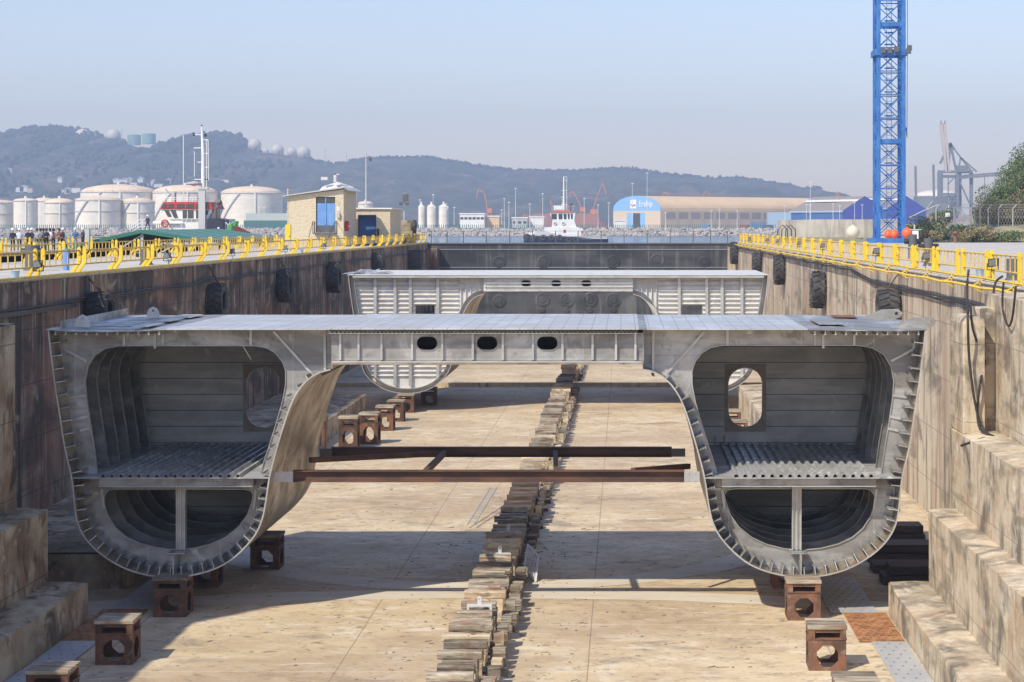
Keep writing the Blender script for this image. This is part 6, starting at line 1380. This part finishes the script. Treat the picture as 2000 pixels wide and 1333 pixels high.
for px in (1085,1101): b = MB(); b.lathe([(.3,-.1),(.5,-.1),(.5,.1),(.3,.1)], (X(px),Yt-2.85,Z(437)), 14, 'y', True); b.build('lifebuoy', M('lifebuoy grey',(.5,.5,.46),.6) if 'lifebuoy grey' not in bpy.data.materials else bpy.data.materials['lifebuoy grey'], t)
b = MB(); b.tube([(X(1101),Yt,Z(411)),(X(1101),Yt,Z(345))], .36, 8, r2=.2); b.tube([(X(1107),Yt,Z(411)),(X(1107),Yt,Z(348))], .08, 6)
for z_ in (352,346,372,400): b.bar((X(1096),Yt,Z(z_)),(X(1108),Yt,Z(z_)),.14)
b.build('mast', m_wpaint, t)
b = MB()
for k in range(9): b.box(X(1098)-.15,X(1098)+.15,Yt-.2,Yt+.2,Z(346+6*k)-.12,Z(346+6*k)+.2)
b.build('mast_lights', m_black, t)
b = MB(); b.tube([(X(1114),Yt,Z(416)),(X(1114),Yt,Z(400)),(X(1118),Yt,Z(398))], .35, 8); b.build('exhaust', M('dark maroon',(.14,.04,.04),.6), t); b = MB(); b.box(X(1082),X(1100),Yt-1.5,Yt-1.4,Z(411),Z(402)); 
for px in range(1080,1124,4): b.bar((X(px),Yt-2.3,Z(411)),(X(px),Yt-2.3,Z(403)),.06)
b.bar((X(1080),Yt-2.3,Z(403)),(X(1124),Yt-2.3,Z(403)),.07); b.build('roof_rail', m_wpaint, t)
b = MB(); b.box(X(1101),X(1106),Yt-3.06,Yt-3.01,Z(455),Z(449)); b.box(X(1136),X(1139),Yt-3.06,Yt-3.01,Z(456),Z(451)); b.build('red_marking', m_red, t)
# bigger tug moored on the left behind the green roof
Yt = 212.; s = Yt/F
t = thing('tugboat', 'moored tugboat with red and white wheelhouse and tall white mast behind the green roof', 'tugboat', (X(370),Yt,wl))
b = MB(); b.plate([(X(255),Z(462)),(X(262),wl-1),(X(520),wl-1),(X(540),Z(478)),(X(500),Z(474)),(X(400),Z(468))], [], 228.3+0, 239); b.build('hull', m_navy, t)
Y0_ = 231.; s = Y0_/F
b = MB(); b.plate([(X(330),Z(470)),(X(440),Z(470)),(X(440),Z(428)),(X(330),Z(428))], [], Y0_, Y0_+6); b.build('deck_house', m_wpaint, t)
b = MB(); b.plate([(X(334),Z(428)),(X(408),Z(428)),(X(416),Z(409)),(X(314),Z(409))], [], Y0_-.3, Y0_+6); wh = b.build('wheelhouse', m_wpaint, t)
for q in ([(322,411),(331,411),(337,424),(329,424)],[(334,411),(344,411),(349,426),(341,426)],[(358,411),(366,411),(366,427),(358,427)],[(368,411),(379,411),(379,427),(368,427)],[(384,411),(392,411),(392,427),(384,427)],[(404,411),(409,411),(406,420),(403,420)]):
    b = MB(); b.plate([(X(a_),Z(c_)) for a_,c_ in q], [], Y0_-.36, Y0_-.31); b.build('window', m_glass, wh)
b = MB(); b.plate([(X(314),Z(408.7)),(X(418),Z(408.7)),(X(412),Z(395)),(X(321),Z(395))], [], Y0_-.5, Y0_+6.2); rd = b.build('red_visor', m_red, t)
for a_,c_ in ((318,327),(330,341),(347,362),(365,380),(384,390),(402,410)):
    b = MB(); b.plate([(X(a_),Z(407)),(X(c_),Z(407)),(X(c_),Z(399)),(X(a_+1.5),Z(399))], [], Y0_-.56, Y0_-.51); b.build('visor_pane', m_glass, rd)
b = MB(); b.box(X(391),X(404),Y0_-1.0,Y0_-.6,Z(470),Z(371)); b.box(X(390),X(409),Y0_-1.1,Y0_-.2,Z(370.8),Z(368)); b.build('stair_tower', m_grey, t)
b = MB(); b.tube([(X(389.5),Y0_+2,Z(395)),(X(389.5),Y0_+2,Z(300)),(X(387.5),Y0_+2,Z(258))], .26, 8, r2=.15); b.tube([(X(387),Y0_+2,Z(258)),(X(386.6),Y0_+2,Z(243))], .08, 6)
for y_,a_,c_ in ((262,371,388),(288,371,388),(350,372,400),(316,378,388),(272,388,400),(299,388,400),(326,388,400),(350,388,401)): b.bar((X(a_),Y0_+2,Z(y_)),(X(c_),Y0_+2,Z(y_)),.09)
b.tube([(X(372.5),Y0_+2,Z(295)),(X(372.5),Y0_+2,Z(345))], .04, 5); b.tube([(X(399.5),Y0_+2,Z(272)),(X(400.5),Y0_+2,Z(352))], .05, 5); b.tube([(X(396),Y0_+2,Z(272)),(X(396.5),Y0_+2,Z(370))], .05, 5); b.build('mast', m_wpaint, t)
b = MB(); b.box(X(370),X(373),Y0_+1.9,Y0_+2.1,Z(265),Z(258)); b.box(X(392),X(396),Y0_+1.9,Y0_+2.2,Z(266),Z(260)); b.box(X(385.4),X(388),Y0_+1.9,Y0_+2.1,Z(245),Z(242.5)); b.build('mast_lights', m_black, t)
b = MB(); b.tube([(X(347),Y0_+3,Z(395)),(X(347),Y0_+3,Z(262))], .05, 5); tag(b.build('whip_antenna', m_wpaint, t), '', ''); 
o_ = [o for o in t.children if o.name.startswith('whip')][0]; del o_['label'], o_['category']
b = MB(); b.box(X(331),X(337),Y0_+1,Y0_+2,Z(395),Z(374)); b.box(X(328),X(339),Y0_+1.2,Y0_+1.5,Z(378),Z(374)); b.tube([(X(325),Y0_+1,Z(376)),(X(319),Y0_+1,Z(369))],.12,6); b.box(X(366),X(381),Y0_+1,Y0_+3,Z(391),Z(383)); b.lathe([(.01,.6),(1.0,.4),(1.0,.25),(.1,.0)], (X(372),Y0_+2,Z(363)), 14); b.build('water_cannon', m_grey, t)
b = MB()
for px in range(322,412,6): b.bar((X(px),Y0_,Z(395)),(X(px),Y0_,Z(386)),.05)
b.bar((X(322),Y0_,Z(386)),(X(412),Y0_,Z(386)),.05); b.bar((X(322),Y0_,Z(390)),(X(412),Y0_,Z(390)),.04); b.build('roof_rail', m_wpaint, t)
b = MB(); b.plate([(X(409),Z(450)),(X(442),Z(450)),(X(441),Z(430)),(X(437),Z(427)),(X(412),Z(427)),(X(409),Z(431))], [], Y0_-1.6, Y0_+2); b.build('funnel', m_navy, t, bevel=.06)
b = MB(); b.tube([(X(421),Y0_,Z(427)),(X(421),Y0_,Z(405)),(X(424),Y0_,Z(397)),(X(432),Y0_,Z(393))], .36, 10); b.tube([(X(429),Y0_-.6,Z(427)),(X(429),Y0_-.6,Z(408)),(X(432),Y0_-.6,Z(404))], .13, 8); b.build('exhaust', M('brown grey exhaust',(.14,.11,.10),.6), t, smooth=True)
b = MB(); b.plate([(X(412),Z(462)),(X(446),Z(462)),(X(446),Z(450.3)),(X(412),Z(450.3))], [], Y0_-1.5, Y0_+2); b.build('aft_house', m_wpaint, t)
txt('hull_letter', 'R', .62, m_navy, t, Matrix.Translation((X(429),Y0_-1.53,Z(457))) @ Matrix.Rotation(R(90),4,'X'), .01)
b = MB(); b.lathe([(.32,-.09),(.46,-.09),(.5,0),(.46,.09),(.32,.09)], (X(324),Y0_-.5,Z(437)), 20, 'y', True); b.build('lifebuoy', m_red, t, smooth=True)
b = MB(); b.tube([(X(300),Y0_-.2,Z(436)),(X(358),Y0_-.2,Z(436))], .2, 12); b.build('rescue_tube', m_wpaint, t, smooth=True)
b = MB()
for px in (282,290,300): b.bar((X(px),Y0_-1,Z(450)),(X(px),Y0_-1,Z(429)),.06)
for z_ in (429,436,443): b.bar((X(278),Y0_-1,Z(z_)),(X(300),Y0_-1,Z(z_)),.06)
for k in range(3): b.bar((X(278),Y0_-1,Z(429+7*k)),(X(256),Y0_-1,Z(444+6*k)),.06)
for px in (358,368,378,388): b.bar((X(px),Y0_-1,Z(446)),(X(px),Y0_-1,Z(428)),.05)
for z_ in (428,436): b.bar((X(358),Y0_-1,Z(z_)),(X(392),Y0_-1,Z(z_)),.05)
for px in (444,452): b.bar((X(px),Y0_-1,Z(462)),(X(px),Y0_-1,Z(434)),.06)
for k in range(5): b.bar((X(444),Y0_-1,Z(438+5*k)),(X(452),Y0_-1,Z(438+5*k)),.05)
b.bar((X(444),Y0_-1,Z(434)),(X(468),Y0_-1,Z(466)),.08); b.build('deck_rail', m_wpaint, t)
b = MB(); b.box(X(280),X(318),Y0_-1.2,Y0_+2,Z(468),Z(450)); b.build('foredeck_house', m_wpaint, t)
b = MB(); b.bar((X(452),Y0_+1,Z(445)),(X(482),Y0_+1,Z(460)),.5,.8); b.build('red_ramp', M('dark red steel',(.20,.03,.03),.6), t)
p = P(290,428,230); person(p.x,229.6,Z(450)+.0,R(170),cn,ck,hw,'crew member in dark jacket and helmet standing on the tugboat deck',2)
b = MB(); b.box(p.x-1,p.x+1,229.2,230,Z(450)-.2,Z(450)-.005); b.build('foredeck_step', m_wpaint, t)
p = P(427,448,205); person(p.x,205,.0,R(180),flat('grey overalls',(.3,.32,.3)),ck,hw,'worker in a yellow high visibility vest walking behind the green roof',1,chv)
p = P(487,440,222); b = MB(); rr = random.Random(2); 
b.plate([(X(466),Z(456)),(X(477),Z(440)),(X(486),Z(432)),(X(493),Z(433)),(X(489),Z(444)),(X(484),Z(441)),(X(482),Z(456))], [], 222, 223.2); tag(b.build('green_grab', M('bright green paint',(.07,.30,.08),.6), bevel=.1), 'bright green crane grab standing right of the moored tugboat', 'grab')
# ------------------------------------------------------------------ air, light and camera
b = MB(); b.box(-1900, 1350, -60, 3900, -14.5, 235); hz = b.build('haze', None or m_white); stuff(hz)
hz.data.materials.clear(); mh = bpy.data.materials.new('haze'); mh.use_nodes = True; nt = mh.node_tree; nt.nodes.remove(nt.nodes['Principled BSDF'])
pv = nt.nodes.new('ShaderNodeVolumePrincipled'); pv.inputs['Color'].default_value = (.62,.75,1,1); pv.inputs['Density'].default_value = HAZE; pv.inputs['Anisotropy'].default_value = .1
nt.links.new(pv.outputs[0], nt.nodes['Material Output'].inputs['Volume']); hz.data.materials.append(mh)
w = bpy.data.worlds.new('World'); bpy.context.scene.world = w; w.use_nodes = True; nt = w.node_tree
sk = nt.nodes.new('ShaderNodeTexSky'); sk.sky_type = 'NISHITA'; sk.sun_disc = False
L = Vector((.60,.75,-1)).normalized()
el = math.asin(-L.z); az = math.atan2(-L.x,-L.y)
sk.sun_elevation = el; sk.sun_rotation = az % (2*math.pi); sk.altitude = 0; sk.air_density = SKY[0]; sk.dust_density = SKY[1]; sk.ozone_density = SKY[2]
mx = nt.nodes.new('ShaderNodeMix'); mx.data_type = 'RGBA'; mx.blend_type = 'MULTIPLY'; mx.inputs[0].default_value = 1; mx.inputs[7].default_value = (1.10,1.0,1.11,1)
nt.links.new(sk.outputs[0], mx.inputs[6]); nt.links.new(mx.outputs[2], nt.nodes['Background'].inputs[0]); nt.nodes['Background'].inputs[1].default_value = SKY[3]
ld = bpy.data.lights.new('sun','SUN'); ld.energy = SUN; ld.angle = R(.8); ld.color = (1,.92,.76)
lo = bpy.data.objects.new('sun', ld); C.objects.link(lo); lo.rotation_euler = L.to_track_quat('-Z','Y').to_euler(); lo.location = (-40,-40,80)
cd = bpy.data.cameras.new('camera'); cam = bpy.data.objects.new('camera', cd); C.objects.link(cam); cam.location = (0,0,ZC); cam.rotation_euler = (R(90),0,0)
cd.sensor_width = 36; cd.lens = F/2000*36; cd.shift_x = -(CX-1000)/2000; cd.shift_y = -(666.5-CY)/2000; cd.clip_start = .5; cd.clip_end = 12000
sc = bpy.context.scene; sc.camera = cam
sc.view_settings.view_transform = 'Standard'; sc.view_settings.look = 'None'; sc.view_settings.exposure = EXPO; sc.view_settings.gamma = 1
sc.cycles.volume_bounces = 0; sc.cycles.max_bounces = 6; sc.cycles.volume_step_rate = 10
